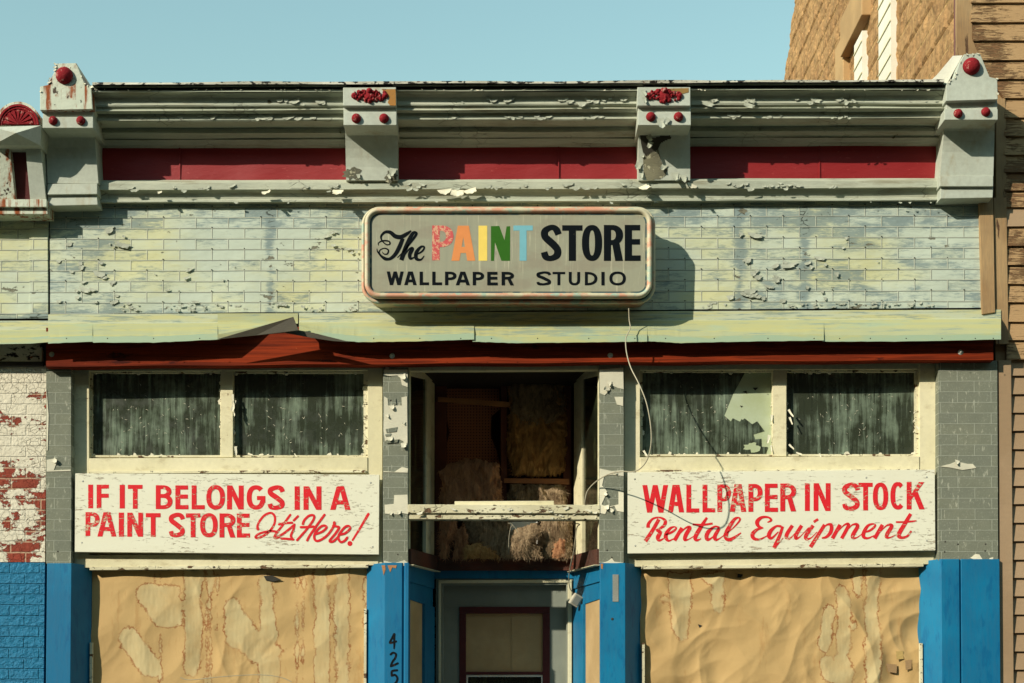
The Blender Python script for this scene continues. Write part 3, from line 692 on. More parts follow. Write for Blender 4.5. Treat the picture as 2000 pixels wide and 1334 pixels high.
def end_bracket(side):
    lab = 'rust streaked end bracket with peaked cap at the left end of the cornice' if side < 0 else 'clean painted end bracket with peaked cap beside the tan siding'
    m = 'rusty' if side < 0 else 'bracket'
    if side < 0:
        cap_ = [(109, 124), (149, 123), (166, 165), (178, 169), (181, 213), (78, 215), (78, 169), (93, 166), (106, 140)]
        b = MB().poly(cap_, -0.45, -0.02).build('cornice_bracket', m, shop, label=lab, bevel=0.004)
        m2 = MB(); m2.rect(84, 212, 182, 229, -0.40, 0.0); m2.rect(83, 228, 182, 250, -0.415, -0.05); m2.build('bracket_block', 'bracket', b, bevel=0.004)
        leg = [(250, -0.30), (258, -0.26), (270, -0.225), (288, -0.195), (310, -0.175), (335, -0.165), (358, -0.16)]
        bracket_leg(88, 184, 93, 192, leg, 0).build('bracket_leg', 'bracket', b)
        m3 = MB(); m3.rect(92.5, 358, 190, 379, -0.175, 0.0, dv=1); m3.poly([(94, 379), (189, 378), (191, 400), (94, 402)], -0.15, 0.0); m3.build('bracket_base', 'bracket', b, bevel=0.004)
        studs = [(104, 236, 0.035), (158, 236, 0.035)]; ball = (126, 148)
    else:
        cap_ = [(1883, 106), (1914, 104), (1933, 150), (1948, 154), (1949, 194), (1848, 197), (1848, 162), (1864, 152), (1872, 128)]
        b = MB().poly(cap_, -0.45, -0.02).build('cornice_bracket', m, shop, label=lab, bevel=0.004)
        m2 = MB(); m2.rect(1848, 196, 1948, 214, -0.40, 0.0); m2.rect(1845, 213, 1949, 234, -0.415, -0.05); m2.build('bracket_block', 'bracket', b, bevel=0.004)
        leg = [(234, -0.30), (242, -0.27), (256, -0.225), (275, -0.195), (297, -0.175), (322, -0.165), (344, -0.16)]
        bracket_leg(1846, 1943, 1836, 1940, leg, 0).build('bracket_leg', 'bracket', b)
        m3 = MB(); m3.rect(1835.5, 343, 1940, 364, -0.175, 0.0); m3.poly([(1837, 364), (1940, 363), (1939, 386), (1837, 388)], -0.15, 0.0); m3.build('bracket_base', 'bracket', b, bevel=0.004)
        studs = [(1871, 222, 0.035), (1925, 219, 0.035)]; ball = (1897, 130)
    for u, v, r in studs: MB().dome(W(u, v, -0.415), r, 0.038).build('stud', 'stud', b, smooth=True)
    MB().dome(W(ball[0], ball[1], -0.45), 0.066, 0.06, 20, 7).build('finial_ball', 'stud', b, smooth=True)
    fk = MB()
    for _ in range(14):
        i = random.randrange(len(cap_)); a, c = cap_[i], cap_[(i + 1) % len(cap_)]; t = random.random()
        if i in (4,): continue
        u, v = a[0] + (c[0] - a[0]) * t, a[1] + (c[1] - a[1]) * t
        fk.flake(W(u, v, -0.452), random.uniform(.012, .035), random.uniform(.008, .018), .004, random.uniform(-1.2, 1.2))
    fk.build('paint_flake', 'flake', b, kind='stuff')
    return b
end_bracket(-1)
br_r = end_bracket(1)
# white roof coating turned up behind the right end bracket
MB().add([W(1812, 163, -.35), W(1850, 163, -.35), W(1880, 108, -.35), W(1861, 109, -.35), W(1830, 146, -.35), W(1820, 158, .2), W(1850, 165, .2), W(1872, 112, .2)],
         [(0, 1, 2, 3, 4), (0, 4, 5), (4, 3, 7, 5), (3, 2, 7), (1, 6, 7, 2), (0, 5, 6, 1)]).build('roof_coating', 'white_infill', shop)

# ------------------------------------------------------------ flashing
FM = ['flash', 'flash_flange', 'flash_lip']
def flash_build(mb, parent):
    o = mb.build('flashing', FM, parent)
    for i, p in enumerate(o.data.polygons):
        j = i % 12
        p.material_index = {0: 1, 1: 1, 4: 2}.get(j, 0)
    return o
def flash_seg(edge, top=610, lipw=12, name='flashing', Yb=-0.235):
    """edge: [(u, v_bottom)] bottom edge; sheet falls from the wall to Yb"""
    mb = MB(); vs = []; fs = []; n = len(edge); L = [(top + 1, -0.018), (top + 17, -0.02), (top + 19, -0.045), None, None, None]
    for u, vb in edge:
        d = 4 * (1000 - u) / 900
        rows = [(top + d, -0.016), (top + 17 + d, -0.018), (top + 18.5 + d, -0.05)]
        k = (vb - 655) / 12.0
        rows += [(top + 19 + d + (vb - 12 - top - 19 - d) * 0.5, (-0.05 + Yb) / 2 - 0.01), (vb - lipw, Yb), (vb, Yb - 0.004)]
        for v, Y in rows: vs.append(W(u, v, Y))
        for v, Y in reversed(rows):
            p = W(u, v, Y); vs.append(p + Vector((0, 0.003, -0.0015)))
    m = 12
    for i in range(n - 1):
        for j in range(m): fs.append((i * m + j, i * m + (j + 1) % m, (i + 1) * m + (j + 1) % m, (i + 1) * m + j))
    fs.append(tuple(range(m))); fs.append(tuple((n - 1) * m + j for j in reversed(range(m))))
    return mb.add(vs, fs)
def dense(e, k=12, j=0.8):
    out = []
    for (a, b), (c, d) in zip(e, e[1:]):
        for i in range(k): t = i / k; out.append((a + (c - a) * t, b + (d - b) * t + random.uniform(-j, j) * 0.5))
    return out + [e[-1]]
segs = [[(94, 671), (180, 667), (182, 669), (300, 669), (425, 663)],
        [(584, 648), (610, 655), (650, 663), (700, 668), (800, 667), (926, 663)],
        [(923, 667), (1000, 670), (1120, 669), (1264, 667)],
        [(1261, 666), (1330, 670), (1450, 667), (1609, 665)],
        [(1606, 667), (1760, 667), (1955, 663)]]
for i, e in enumerate(segs):
    f = flash_build(flash_seg(dense(e), Yb=-0.235 + 0.011 * i, top=610 - .3 * i), shop)
    if i == 1: fl2 = f
    if i == 0: fl0 = f
# torn piece: the sheet between 425 and 583 is bent up
mb = MB(); e = [(425, 663), (470, 652), (520, 638), (560, 627), (582, 622)]; vs = []; fs = []
for u, vb in e:
    t = (u - 425) / 157
    for v, Y in ((610 + 2, -0.016), (628, -0.018), (630, -0.05), (max(631, vb - 10 * (1 - t)), -0.05 - 0.185 * (vb - 620) / 43), (vb + 0.5 if vb > 631 else 632, -0.06 - 0.18 * (vb - 620) / 43)):
        vs.append(W(u, v, Y))
for i in range(len(e) - 1):
    for j in range(4): q = i * 5 + j; fs.append((q, q + 1, q + 6, q + 5))
mb.add(vs, fs).build('bent_flashing', 'flash', shop)
mb = MB(); a = W(423, 663, -.28); b = W(573, 619, -.33); c = W(583, 645, -.34); d = W(556, 650, -.30); e_ = W(500, 655, -.29)
mb.add([a, b, c, d, e_] + [p + Vector((0, .003, .002)) for p in (a, b, c, d, e_)], [(0, 1, 2, 3, 4), (9, 8, 7, 6, 5), (0, 5, 6, 1), (1, 6, 7, 2), (2, 7, 8, 3), (3, 8, 9, 4), (4, 9, 5, 0)])
mb.build('torn_flap', 'flash_dark', shop, label='dark torn metal flap bent upwards')
mb = MB(); mb.poly([(556, 641), (584, 645), (612, 650), (640, 657), (684, 668), (650, 666), (610, 660), (583, 655), (556, 650)], -0.285, -0.281); mb.build('torn_lip', 'flash_dark', fl2)
nails = MB()
for u in (130, 210, 300, 390, 640, 730, 820, 900, 960, 1050, 1150, 1240, 1300, 1395, 1500, 1590, 1640, 1700, 1770, 1840, 1905, 1940):
    nails.dome(W(u, 661, -.277), 0.005, 0.004, 8, 2)
nails.build('nail_head', 'hole', fl0, kind='stuff')

# ------------------------------------------------------------ header beam and bolts
mb = MB(); vs = []; fs = []
nx = 80
for i in range(nx + 1):
    u = 90 + (1940 - 90) * i / nx; t = i / nx
    vb = 717 - 13.5 * t + (0.8 * math.sin(i * .5)); vtop = 640 - 6 * t
    for v, Y in ((vtop, -0.10), (vb - 1.2, -0.10), (vb, -0.095)): vs.append(W(u, v, Y))
    p = W(u, vb, -0.095); q = W(u, vtop, -0.10); vs += [Vector((p.x, 0.0, p.z)), Vector((q.x, 0.0, q.z))]
for i in range(nx):
    for j in range(5): fs.append((i * 5 + j, i * 5 + (j + 1) % 5, (i + 1) * 5 + (j + 1) % 5, (i + 1) * 5 + j))
fs += [(0, 1, 2, 3, 4), tuple(nx * 5 + k for k in (4, 3, 2, 1, 0))]
beam = mb.add(vs, fs).build('header_beam', 'beam', shop)
for u, v in ((101, 692), (766, 695), (1192, 694), (1876, 688)):
    c = W(u, v, -0.10); m = MB(); m.dome(c, 0.021, 0.006, 20, 2); m.dome(c + Vector((0, -.004, 0)), 0.011, 0.012, 6, 2); m.build('bolt', 'metal', beam, bevel=0)

# ------------------------------------------------------------ pilasters in grey brick sheet
PIL = [(90, 139, 717, 1101), (748, 797, 714, 1104), (1170.5, 1218.5, 712, 1100), (1833, 1948, 704, 1095)]
plabs = ['narrow grey brick sheet pilaster beside the peeling brick wall', 'grey brick sheet pilaster with torn white paint left of the doorway', 'grey brick sheet pilaster right of the doorway', 'wide grey brick sheet pilaster beside the tan siding']
pils = []
for i, (u0, u1, v0, v1) in enumerate(PIL):
    mb = MB(); mb.poly([(u0, v0), (u1, v0), (u1 + (2 if i == 3 else 0), v1), (u0, v1)], -0.02, 0.15)
    pils.append(mb.build('pilaster', 'grey' if i in (0, 3) else 'grey2', shop, label=plabs[i], bevel=0.003))
def patches(items, Y, parent, mat='flake'):
    for px in items: MB().poly(px, Y, Y + 0.0035).build('torn_paint', mat, parent)
patches([[(750, 722), (796, 722), (796, 756), (785, 752), (782, 738), (776, 733), (750, 735)], [(750, 774), (757, 778), (758, 792), (785, 792), (784, 776), (795, 774), (796, 870), (790, 872), (788, 862), (780, 858), (752, 862), (749, 840), (750, 815)],
         [(749, 920), (770, 922), (785, 912), (797, 915), (796, 923), (749, 922)], [(770, 967), (796, 966), (797, 1004), (785, 1002), (778, 1005), (752, 1003), (751, 986), (769, 984)],
         [(750, 1095), (770, 1100), (790, 1094), (797, 1100), (797, 1105), (750, 1105)]], -0.0245, pils[1])
patches([[(753, 838), (776, 834), (774, 843), (755, 845)], [(753, 860), (778, 858), (776, 864), (755, 866)], [(752, 848), (764, 846), (762, 853), (753, 852)], [(765, 780), (772, 777), (774, 790), (766, 792)]], -0.029, pils[1], 'grey2')
patches([[(1171, 722), (1217, 718), (1218, 760), (1208, 758), (1196, 753), (1188, 765), (1181, 772), (1172, 768)], [(1200, 775), (1217, 775), (1217, 793), (1205, 790)],
         [(1171, 915), (1195, 920), (1218, 918), (1218, 930), (1196, 927), (1180, 930), (1176, 948), (1186, 960), (1175, 985), (1186, 992), (1200, 988), (1205, 998), (1218, 1000), (1218, 962), (1208, 960), (1208, 985), (1188, 990), (1182, 1004), (1171, 1002)],
         [(1187, 1096), (1195, 1090), (1200, 1097), (1218, 1099), (1171, 1101)]], -0.0245, pils[2])
patches([[(1836, 911), (1856, 906), (1868, 901), (1890, 906), (1900, 906), (1907, 914), (1880, 918), (1855, 913)], [(1895, 1090), (1905, 1082), (1913, 1083), (1920, 1094), (1908, 1094)], [(1933, 1090), (1940, 1088), (1940, 1096), (1932, 1096)]], -0.0245, pils[3])
patches([[(91, 898), (104, 896), (110, 905), (105, 918), (91, 919)], [(91, 919), (138, 917), (138, 920), (91, 921)], [(91, 760), (95, 812), (93, 880), (91, 880)]], -0.0245, pils[0])
for u, v, s in ((104, 900, 16), (1189, 760, 18), (1190, 748, 16), (785, 735, 18), (765, 795, 14), (756, 812, 12), (790, 826, 10), (762, 856, 14), (788, 868, 16), (1180, 965, 12), (1184, 990, 14), (1205, 925, 10), (1196, 997, 12), (780, 1000, 14), (765, 1003, 10), (757, 720, 12), (1870, 902, 14)):
    s *= .7; MB().flake(W(u, v - 3, -.026), s / 250, s / 250 * .8, s / 250 * .4, random.uniform(-1, 1)).build('paint_flake', 'flake', pils[0 if u < 200 else 1 if u < 1000 else 2 if u < 1500 else 3])
for u, v in ((113, 1077), (763, 782), (1186, 1075), (1195, 1089), (1871, 1063), (1846, 1058), (1925, 1063), (1924, 1076), (1845, 1078), (777, 1083)):
    MB().dome(W(u, v, -.0205), 0.007, 0.002, 8, 2).build('nail_hole', 'hole', pils[0 if u < 200 else 1 if u < 1000 else 2 if u < 1500 else 3])

# ------------------------------------------------------------ transom windows, sign panels behind
def sl_(u): return -6.5 * (u - 1000) / 1000.0      # rows fall towards the left
def upper_window(u0, u1, g, label, mats_):
    """u0,u1 casing outer; g: [(glass u0,u1), (glass u0,u1)]"""
    t = 0 if u0 < 1000 else -2
    f = MB()
    f.rect(u0, 700 + t, g[0][0] - 5, 1104, 0.07, 0.30); f.rect(g[1][1] + 8, 700 + t, u1, 1102, 0.07, 0.30); f.rect(u0 + 3, 698 + t, u1 - 3, 704 + t, 0.075, 0.295)
    wdw = f.build('window', 'cream', shop, label=label, bevel=0.003)
    r = MB()
    r.rect(g[0][0] - 5, 702 + t, g[1][1] + 8, 723 + t, 0.085, 0.25, dv=2)
    r.build('head_rail', 'cream', wdw, bevel=0.003)
    r = MB(); r.rect(g[0][0] - 5, 893 + t, g[1][1] + 8, 926 + t, 0.062, 0.28, dv=2); r.build('bottom_rail', 'cream', wdw, bevel=0.004)
    r = MB(); r.rect(g[0][0] - 5, 918 + t, g[1][1] + 4, 923 + t, 0.045, 0.07, dv=2); r.build('drip_rail', 'cream_peel', wdw, bevel=0.003)
    r = MB(); r.rect(g[0][1] + 1, 723 + t, g[1][0] - 1, 893 + t, 0.09, 0.25); r.build('mullion', 'cream', wdw, bevel=0.003)
    r = MB()
    for a, b in g:
        r.rect(a - 5, 723 + t, a, 893 + t, 0.105, 0.24); r.rect(b, 723 + t, b + 5 if b < g[1][1] else b + 8, 893 + t, 0.105, 0.24)
        r.rect(a, 723 + t, b, 728 + t, 0.108, 0.24); r.rect(a, 889 + t, b, 893 + t, 0.108, 0.24)
    r.build('glazing_bead', 'cream_peel', wdw)
    for (a, b), mt in zip(g, mats_):
        MB().rect(a - 3, 722 + t, b + 3, 894 + t, 0.15, 0.156).build('glass_pane', mt, wdw)
        # ragged old putty along the glass edges
    pk = MB(); R = random.Random(int(u0))
    for a, b in g:
        for _ in range(20):
            side = R.choice('lrtb')
            if side == 'l': u, v = a + R.uniform(-2, 1), R.uniform(735, 890)
            elif side == 'r': u, v = b + R.uniform(-1, 2), R.uniform(735, 890)
            elif side == 't': u, v = R.uniform(a, b), 728 + t
            else: u, v = R.uniform(a, b), 889 + t
            s = R.uniform(3, 7) if mn.noise(Vector((u * .04, v * .04, 3))) < 0.1 else R.uniform(6, 11); p = W(u, v, 0.110)
            pk.prism([p + Vector((math.cos(q) * s / 500 * R.uniform(.5, 1.3), 0, math.sin(q) * s / 500 * R.uniform(.5, 1.6))) for q in (0, .9, 2, 3, 4.1, 5.2)], [p + Vector((math.cos(q) * s / 500, 0.03, math.sin(q) * s / 500)) for q in (0, .9, 2, 3, 4.1, 5.2)])
    pk.build('old_putty', 'flake', wdw, kind='stuff')
    sc = MB()
    for (a, b) in g:
        for _ in range(60):
            u, v = R.gauss((a + b) / 2, (b - a) * .24), R.gauss(820, 34)
            if not (a + 8 < u < b - 8 and 745 < v < 885): continue
            L = R.uniform(2.5, 8) / 250; an = R.uniform(-1.4, 1.4); p = W(u, v, 0.1485); w_ = R.uniform(.4, .9) / 480
            d = Vector((math.cos(an), 0, math.sin(an))) * L / 2; n_ = Vector((-d.z, 0, d.x)).normalized() * w_; bend = n_ * R.uniform(-4, 4)
            sc.add([p - d, p + bend - n_, p + d, p + bend + n_], [(0, 1, 2, 3)])
    sc.build('scratched_fleck', 'flake', wdw, kind='stuff')
    # lower trim
    tr = MB(); tr.rect(u0 + 8, 1086 + t, u1 - 8, 1104 + t, 0.062, 0.28, dv=5); tr.rect(u0 + 20, 1079 + t, u1 - 22, 1087 + t, 0.072, 0.28, dv=5)
    tr.build('lower_trim', 'cream', wdw, bevel=0.003)
    tr = MB(); tr.rect(u0 + 34, 1102 + t, u1 - 28, 1108.5 + t, 0.056, 0.2, dv=5); tr.build('drip_strip', 'cream_peel', wdw, bevel=0.002)
    # solid panel behind the painted board
    MB().rect(g[0][0] - 5, 924 + t, g[1][1] + 8, 1082 + t, 0.10, 0.2).build('blank_panel', 'cream', wdw)
    return wdw
wl = upper_window(141, 747, [(179, 430), (456, 710)], 'two pane transom window with streaked dark glass left of the doorway', ('pane', 'pane2'))
wr = upper_window(1219, 1832, [(1255, 1508), (1537, 1788)], 'two pane transom window right of the doorway with a pale bare patch on its glass', ('pane3', 'pane4'))
# bare curved area in the first right-hand pane, fan of torn strips below it
reg = [(1455, 728), (1432, 770), (1420, 800), (1415, 812), (1431, 826), (1445, 824), (1449, 818), (1463, 838), (1466, 846), (1472, 860), (1484, 864), (1487, 874), (1482, 889), (1508, 889), (1508, 728)]
patch(reg, 0.146, 'exposed', wr, 'bare_glass_area')
for p in ([(1450, 765), (1458, 763), (1459, 769)], [(1470, 757), (1481, 757), (1475, 763)], [(1445, 792), (1451, 793), (1448, 796)]): patch(p, 0.1435, 'hole', wr, 'tear')
fan = MB()
for a in range(7):
    an = math.radians(66 - a * 14); L = 78 + (a % 3) * 12
    c = (1400, 868); p1 = (c[0] + L * math.cos(an) * .98, c[1] - L * math.sin(an) * .72); an2 = an - 0.3
    p2 = (c[0] + L * math.cos(an2) * .98, c[1] - L * math.sin(an2) * .72)
    q1 = (c[0] + 30 * math.cos(an), c[1] - 20 * math.sin(an)); q2 = (c[0] + 30 * math.cos(an2), c[1] - 20 * math.sin(an2))
    fan.poly([q1, p1, p2, q2], 0.1445 - a * 0.0006, 0.1455 - a * 0.0006)
fan.build('torn_film', 'pane3', wr)
patch(blob(1470, 873, 14, 9, 5, 18), 0.1395, 'exposed', wr, 'bare_glass_area')
# hanging paint shards on frames
for u, v, s, a in ((454, 770, 22, .1), (457, 782, 26, -.1), (456, 800, 16, .2), (460, 872, 22, .1), (1540, 800, 20, .5), (1542, 815, 18, .3), (1508, 810, 16, -.2), (1503, 850, 20, -.3), (1506, 870, 16, 0), (1790, 832, 16, .6), (1541, 868, 16, .7), (1555, 884, 14, 1.2), (1600, 886, 12, .4), (575, 886, 9, .6), (484, 886, 12, 1.3), (1257, 880, 16, .5)):
    MB().flake(W(u, v, .088), s / 250 * .3, s / 250 * .8, s / 250 * .2, a).build('paint_shard', 'flake', wl if u < 1000 else wr)

# ------------------------------------------------------------ blue posts and display windows
posts = []
VB = 1775
def post(fr, back, label, v0=1100, dl=0):
    """plan polygon given by front pixels and depth: [(u, Y)...] measured at v 1200"""
    mb = MB(); zt = W(fr[0][0], v0, fr[0][1]).z
    pts = [Vector((W(u, 1200, Y).x, Y, 0)) for u, Y in fr] + [Vector((W(u, 1200, fr[-1][1]).x if u else 0, Y, 0)) for u, Y in back]
    n = len(pts); vs = [Vector((p.x, p.y, zt)) for p in pts] + [Vector((p.x, p.y, 0)) for p in pts]
    fs = [tuple(range(n)), tuple(range(2 * n - 1, n - 1, -1))] + [(i, (i + 1) % n, (i + 1) % n + n, i + n) for i in range(n)]
    mb.add(vs, fs); o = mb.build('post', 'blue', shop, label=label, bevel=0.003); posts.append(o); return o
p0 = post([(91, -0.035), (138.5, -0.035), (178.5, 0.12)], [(178, .3), (91, .3)], 'blue post beside the blue brick wall', 1100)
p1 = post([(716, 0.12), (751, -0.035), (785, -0.035), (788, -0.018), (791, -0.035), (798, -0.035), (800, 0.02)], [(800, .1), (716, .3)], 'blue post with the house number painted on it', 1103)
p2 = post([(1171, 0.02), (1172, -0.035), (1221, -0.035), (1250, 0.12), (1254, 0.14)], [(1254, .3), (1171, .1)], 'blue post with a strip of bare metal right of the doorway', 1101)
p3 = post([(1799, 0.12), (1839, -0.035), (1874, -0.035), (1876, -0.015), (1878, -0.035), (1953, -0.035)], [(1950, .3), (1799, .3)], 'wide blue post beside the tan siding', 1096)
# bare metal strip left on a post, bolt hole
mb = MB(); mb.poly([(1196.5, 1122), (1208, 1122), (1208, 1175), (1196.5, 1175)], -0.0385, -0.036); mb.build('hinge_strip', 'metal', p2)
MB().dome(W(1196, 1209, -.036), .011, .003, 10, 2).build('bolt_hole', 'hole', p2)
rp = MB()
for px in ([(745, 1104), (752, 1104), (753, 1112), (749, 1124), (747, 1112)], [(757, 1104), (775, 1104), (773, 1110), (766, 1108), (762, 1118), (759, 1110)], [(1173, 1101), (1178, 1101), (1177, 1112), (1174, 1110)]): rp.poly(px, -0.0375, -0.036)
rp.build('bare_wood_chip', 'stud_wood', p1)

# display window bulkheads and glass frames below the frame edge
for i, (a, b) in enumerate(((178.5, 716), (1254, 1799))):
    x0, x1 = W(a, 1200, .12).x, W(b, 1200, .12).x; zt = W(a, 1105, .2).z
    wdw = MB().box((x0, 0.16, 0.0), (x1, 0.30, 0.52)).build('display_window', 'blue', shop, label='display window %s of the doorway, covered inside with brown paper' % ('left', 'right')[i], bevel=0.004)
    m = MB(); m.box((x0 - 0.0, 0.05, 0.52), (x1, 0.30, 0.57)); m.build('window_sill', 'cream_peel', wdw, bevel=0.003)
    MB().box((x0 - .002, 0.09, 0.57), (x0 + 0.018, 0.125, zt - 0.62)).build('side_bead', 'cream_peel', wdw); MB().box((x1 - 0.018, 0.09, 0.57), (x1 + 0.002, 0.125, zt - (.35 if i == 0 else .62))).build('side_bead', 'cream_peel', wdw)

# --------- kraft paper sheets with tide marks
def seg_d(px, py, a, b):
    ax, ay = a; bx, by = b; dx, dy = bx - ax, by - ay; L = dx * dx + dy * dy + 1e-9
    t = np.clip(((px - ax) * dx + (py - ay) * dy) / L, 0, 1); return np.hypot(px - ax - t * dx, py - ay - t * dy)
def poly_sd(px, py, P):
    d = np.full(px.shape, 1e9); ins = np.zeros(px.shape, bool)
    for (x0, y0), (x1, y1) in zip(P, P[1:] + P[:1]):
        d = np.minimum(d, seg_d(px, py, (x0, y0), (x1, y1)))
        if y0 != y1:
            c = ((y0 > py) != (y1 > py)) & (px < (x1 - x0) * (py - y0) / (y1 - y0) + x0); ins ^= c
    return np.where(ins, -d, d)
def crop(l, ox, oy, s): return [(ox + a / s, oy + b / s) for a, b in l]
PV = {}
def patch_on(px, mat, o, name):
    A = PV[o.name]; c = [W(u, v, .11) for u, v in px]; x0, x1 = min(p.x for p in c), max(p.x for p in c); z0, z1 = min(p.z for p in c), max(p.z for p in c)
    q = A[(A[:, 0] > x0) & (A[:, 0] < x1) & (A[:, 2] > z0) & (A[:, 2] < z1)]
    Y = float(q[:, 1].min()) - .0015; return patch(px, Y, mat, o, name, .001)
def paper(name, u0, u1, v0, polys, caps, lines, label, seed, amp):
    nu, nv = int((u1 - u0) / 1.6), 250; v1 = 1595
    U, V = np.meshgrid(np.linspace(u0, u1, nu + 1), np.linspace(v0, v1, nv + 1))
    sd = np.full(U.shape, 60.0)
    for P in polys: sd = np.minimum(sd, poly_sd(U, V, P))
    for a, b, r in caps: sd = np.minimum(sd, seg_d(U, V, a, b) - r)
    for (x, va, vb, w) in lines: sd = np.where(np.abs(sd) < seg_d(U, V, (x, va), (x, vb)) - w, sd, np.where(sd < -4, sd, np.minimum(sd, seg_d(U, V, (x, va), (x, vb)) - w)))
    mb = MB(); A = W(u0, v0, 0.12); B = W(u1, v0, 0.12); D = W(u0, v1, 0.12)
    vs = []
    for j in range(nv + 1):
        for i in range(nu + 1):
            x = A.x + (B.x - A.x) * i / nu; z = A.z + (D.z - A.z) * j / nv
            q = Vector((x * 1.1, seed, z * 0.9))
            w1 = mn.noise(Vector((x * 1.5 + z * 0.8, seed, z * .5))); w2 = mn.noise(Vector((x * 3.4 - z * 2.2, seed + 4, z * 1.8)))
            w3 = abs(mn.noise(Vector((x * 2.6 + z * 0.9 + w1, seed + 9, z * 1.5 - x * .6)))) ; w6 = abs(mn.noise(Vector((x * 3.1 - z * 2.1 + w1, seed + 19, z * 2.0 + x))))
            w4 = mn.noise(Vector((x * 11, seed, z * 8))); w5 = abs(mn.noise(Vector((x * 6 - z * 3 + w2, seed + 2, z * 6)))) * (0.4 + w1)
            g1 = mn.voronoi(Vector((x * 3.2 + z * 1.3 + .5 * w1, seed, z * 2.2 - x * .8)))[0]; g2 = mn.voronoi(Vector((x * 7.5 - z * 3 + w2, seed + 5, z * 6 + x)))[0]
            y = 0.112 + amp * (0.018 * w1 + 0.008 * w2 + 0.034 * w3 + 0.026 * w6 + 0.0008 * w4 + 0.012 * w5 + 0.006 * g1[0] + 0.004 * g2[0])
            if sd[j, i] < 0: y += 0.0012 * mn.noise(Vector((x * 50, 1, z * 14)))
            vs.append((x, y, z))
    n = nu + 1; fs = [(j * n + i, (j + 1) * n + i, (j + 1) * n + i + 1, j * n + i + 1) for j in range(nv) for i in range(nu)]
    o = mb.add(vs, fs).build(name, 'paper', smooth=True); PV[o.name] = np.array(vs)
    at = o.data.attributes.new('stain', 'FLOAT', 'POINT'); at.data.foreach_set('value', np.clip(sd, -60, 60).astype(np.float32).ravel())
    return tag(o, label, 'paper', 'brown paper sheets covering the shop windows')
c6 = lambda l: crop(l, 0, 1060, 2.632); c8 = lambda l: crop(l, 1240, 1060, 2.632)
pl = paper('kraft_paper', 174, 720, 1098,
      [c6([(700, 250), (720, 225), (800, 210), (930, 225), (945, 430), (880, 440), (810, 430), (780, 390), (740, 340), (705, 290)]),
       c6([(940, 60), (1045, 60), (1035, 640), (1000, 690), (960, 670), (945, 400)]),
       c6([(1160, 290), (1200, 280), (1290, 390), (1345, 480), (1420, 520), (1470, 545), (1440, 580), (1435, 1300), (1330, 1300), (1330, 620), (1250, 575), (1160, 510), (1150, 420)]),
       c6([(1615, 60), (1690, 60), (1692, 1400), (1615, 1400)]), c6([(1725, 60), (1795, 60), (1795, 1400), (1722, 1400)])],
      [c6([(665, 485), (775, 640)]) + [20.5], c6([(1372, 200), (1380, 490)]) + [16], c6([(1085, 130), (1075, 330)]) + [6]],
      [(404, 1100, 1500, 1), (411, 1100, 1500, 1.4), (581, 1100, 1600, 0.7), (593, 1100, 1600, 0.7), (303, 1100, 1140, .6), (314, 1120, 1500, .6), (425, 1110, 1230, .6), (714, 1130, 1600, 2)],
      'brown paper with tall pale tide marks filling the display window left of the doorway', 3, 0.8)
pr = paper('kraft_paper', 1250, 1802, 1092,
      [c8([(175, 150), (295, 150), (285, 400), (265, 490), (235, 508), (210, 480), (185, 440), (172, 300)]), c8([(320, 160), (460, 155), (460, 350), (445, 378), (410, 360), (380, 310), (400, 215), (340, 185)]),
       c8([(1180, 60), (1262, 60), (1266, 1400), (1190, 1400)]), c8([(1112, 60), (1190, 60), (1175, 270), (1150, 285), (1130, 250)])],
      [c8([(1005, 345), (975, 540)]) + [13], c8([(1072, 250), (1075, 560)]) + [13], c8([(990, 620), (1000, 680)]) + [16], c8([(1070, 610), (1080, 1300)]) + [19], c8([(155, 285), (165, 295)]) + [8], c8([(1120, 425), (1122, 430)]) + [7]],
      [], 'crumpled brown paper filling the display window right of the doorway', 11, 1.5)
# small dark holes, tape
patch_on([(515, 1125), (532, 1124), (549, 1132), (534, 1136), (520, 1134)], 'hole', pl, 'hole')
for px in ([(1731, 1296), (1752, 1298), (1751, 1315), (1735, 1312)], [(1768, 1290), (1781, 1288), (1780, 1306), (1769, 1309)]): patch_on(px, 'brown_mark', pr, 'brown_mark')
patch_on([(1750, 1272), (1764, 1271), (1765, 1287), (1751, 1288)], 'tape', pr, 'tape')
patch_on([(1363, 1219), (1372, 1222), (1366, 1226)], 'hole', pr, 'hole'); patch_on([(1441, 1121), (1452, 1122), (1447, 1128), (1440, 1128)], 'hole', pr, 'hole')
# bit of thin metal strip hanging in front of the left paper
mb = MB(); mb.tube([W(u, v, .05) for u, v in smooth([(352, 1323), (372, 1328), (430, 1322), (500, 1318), (545, 1322), (570, 1332)])], 0.003, 6)
tag(mb.build('loose_wire', 'cable'), 'thin pale wire lying across the lower left brown paper', 'wire')

# ------------------------------------------------------------ doorway recess
YD = 0.92
X0, X1 = W(799, 1000, 0.02).x, W(1170, 1000, 0.02).x
XD0, XD1 = W(851, 1000, YD).x, W(1118, 1000, YD).x
zE = W(1000, 1102, 0.0).z
def splay_panel(side, vt, vb, s0, s1, mat, name, parent, th=0.03, push=0.0, label=None):
    """piece of the slanting side of the recess between fractions s0, s1 of its depth; vt, vb = (front row, back row)"""
    xa, xb = (X0, XD0) if side < 0 else (X1, XD1)
    n = Vector((YD - 0.02, -(xb - xa), 0)).normalized()
    if side > 0: n = Vector((-(YD - 0.02), (xb - xa), 0)).normalized()
    def P(s, vv):
        za = W(1000, vv[0], 0.02).z; zb = W(1000, vv[1], YD).z
        return Vector((xa + (xb - xa) * s, 0.02 + (YD - 0.02) * s, za + (zb - za) * s))
    fr = [P(s0, vb), P(s1, vb), P(s1, vt), P(s0, vt)]
    fr = [p + n * push for p in fr]
    return MB().prism(fr, [p - n * th for p in fr]).build(name, mat, parent, bevel=0.002, label=label)
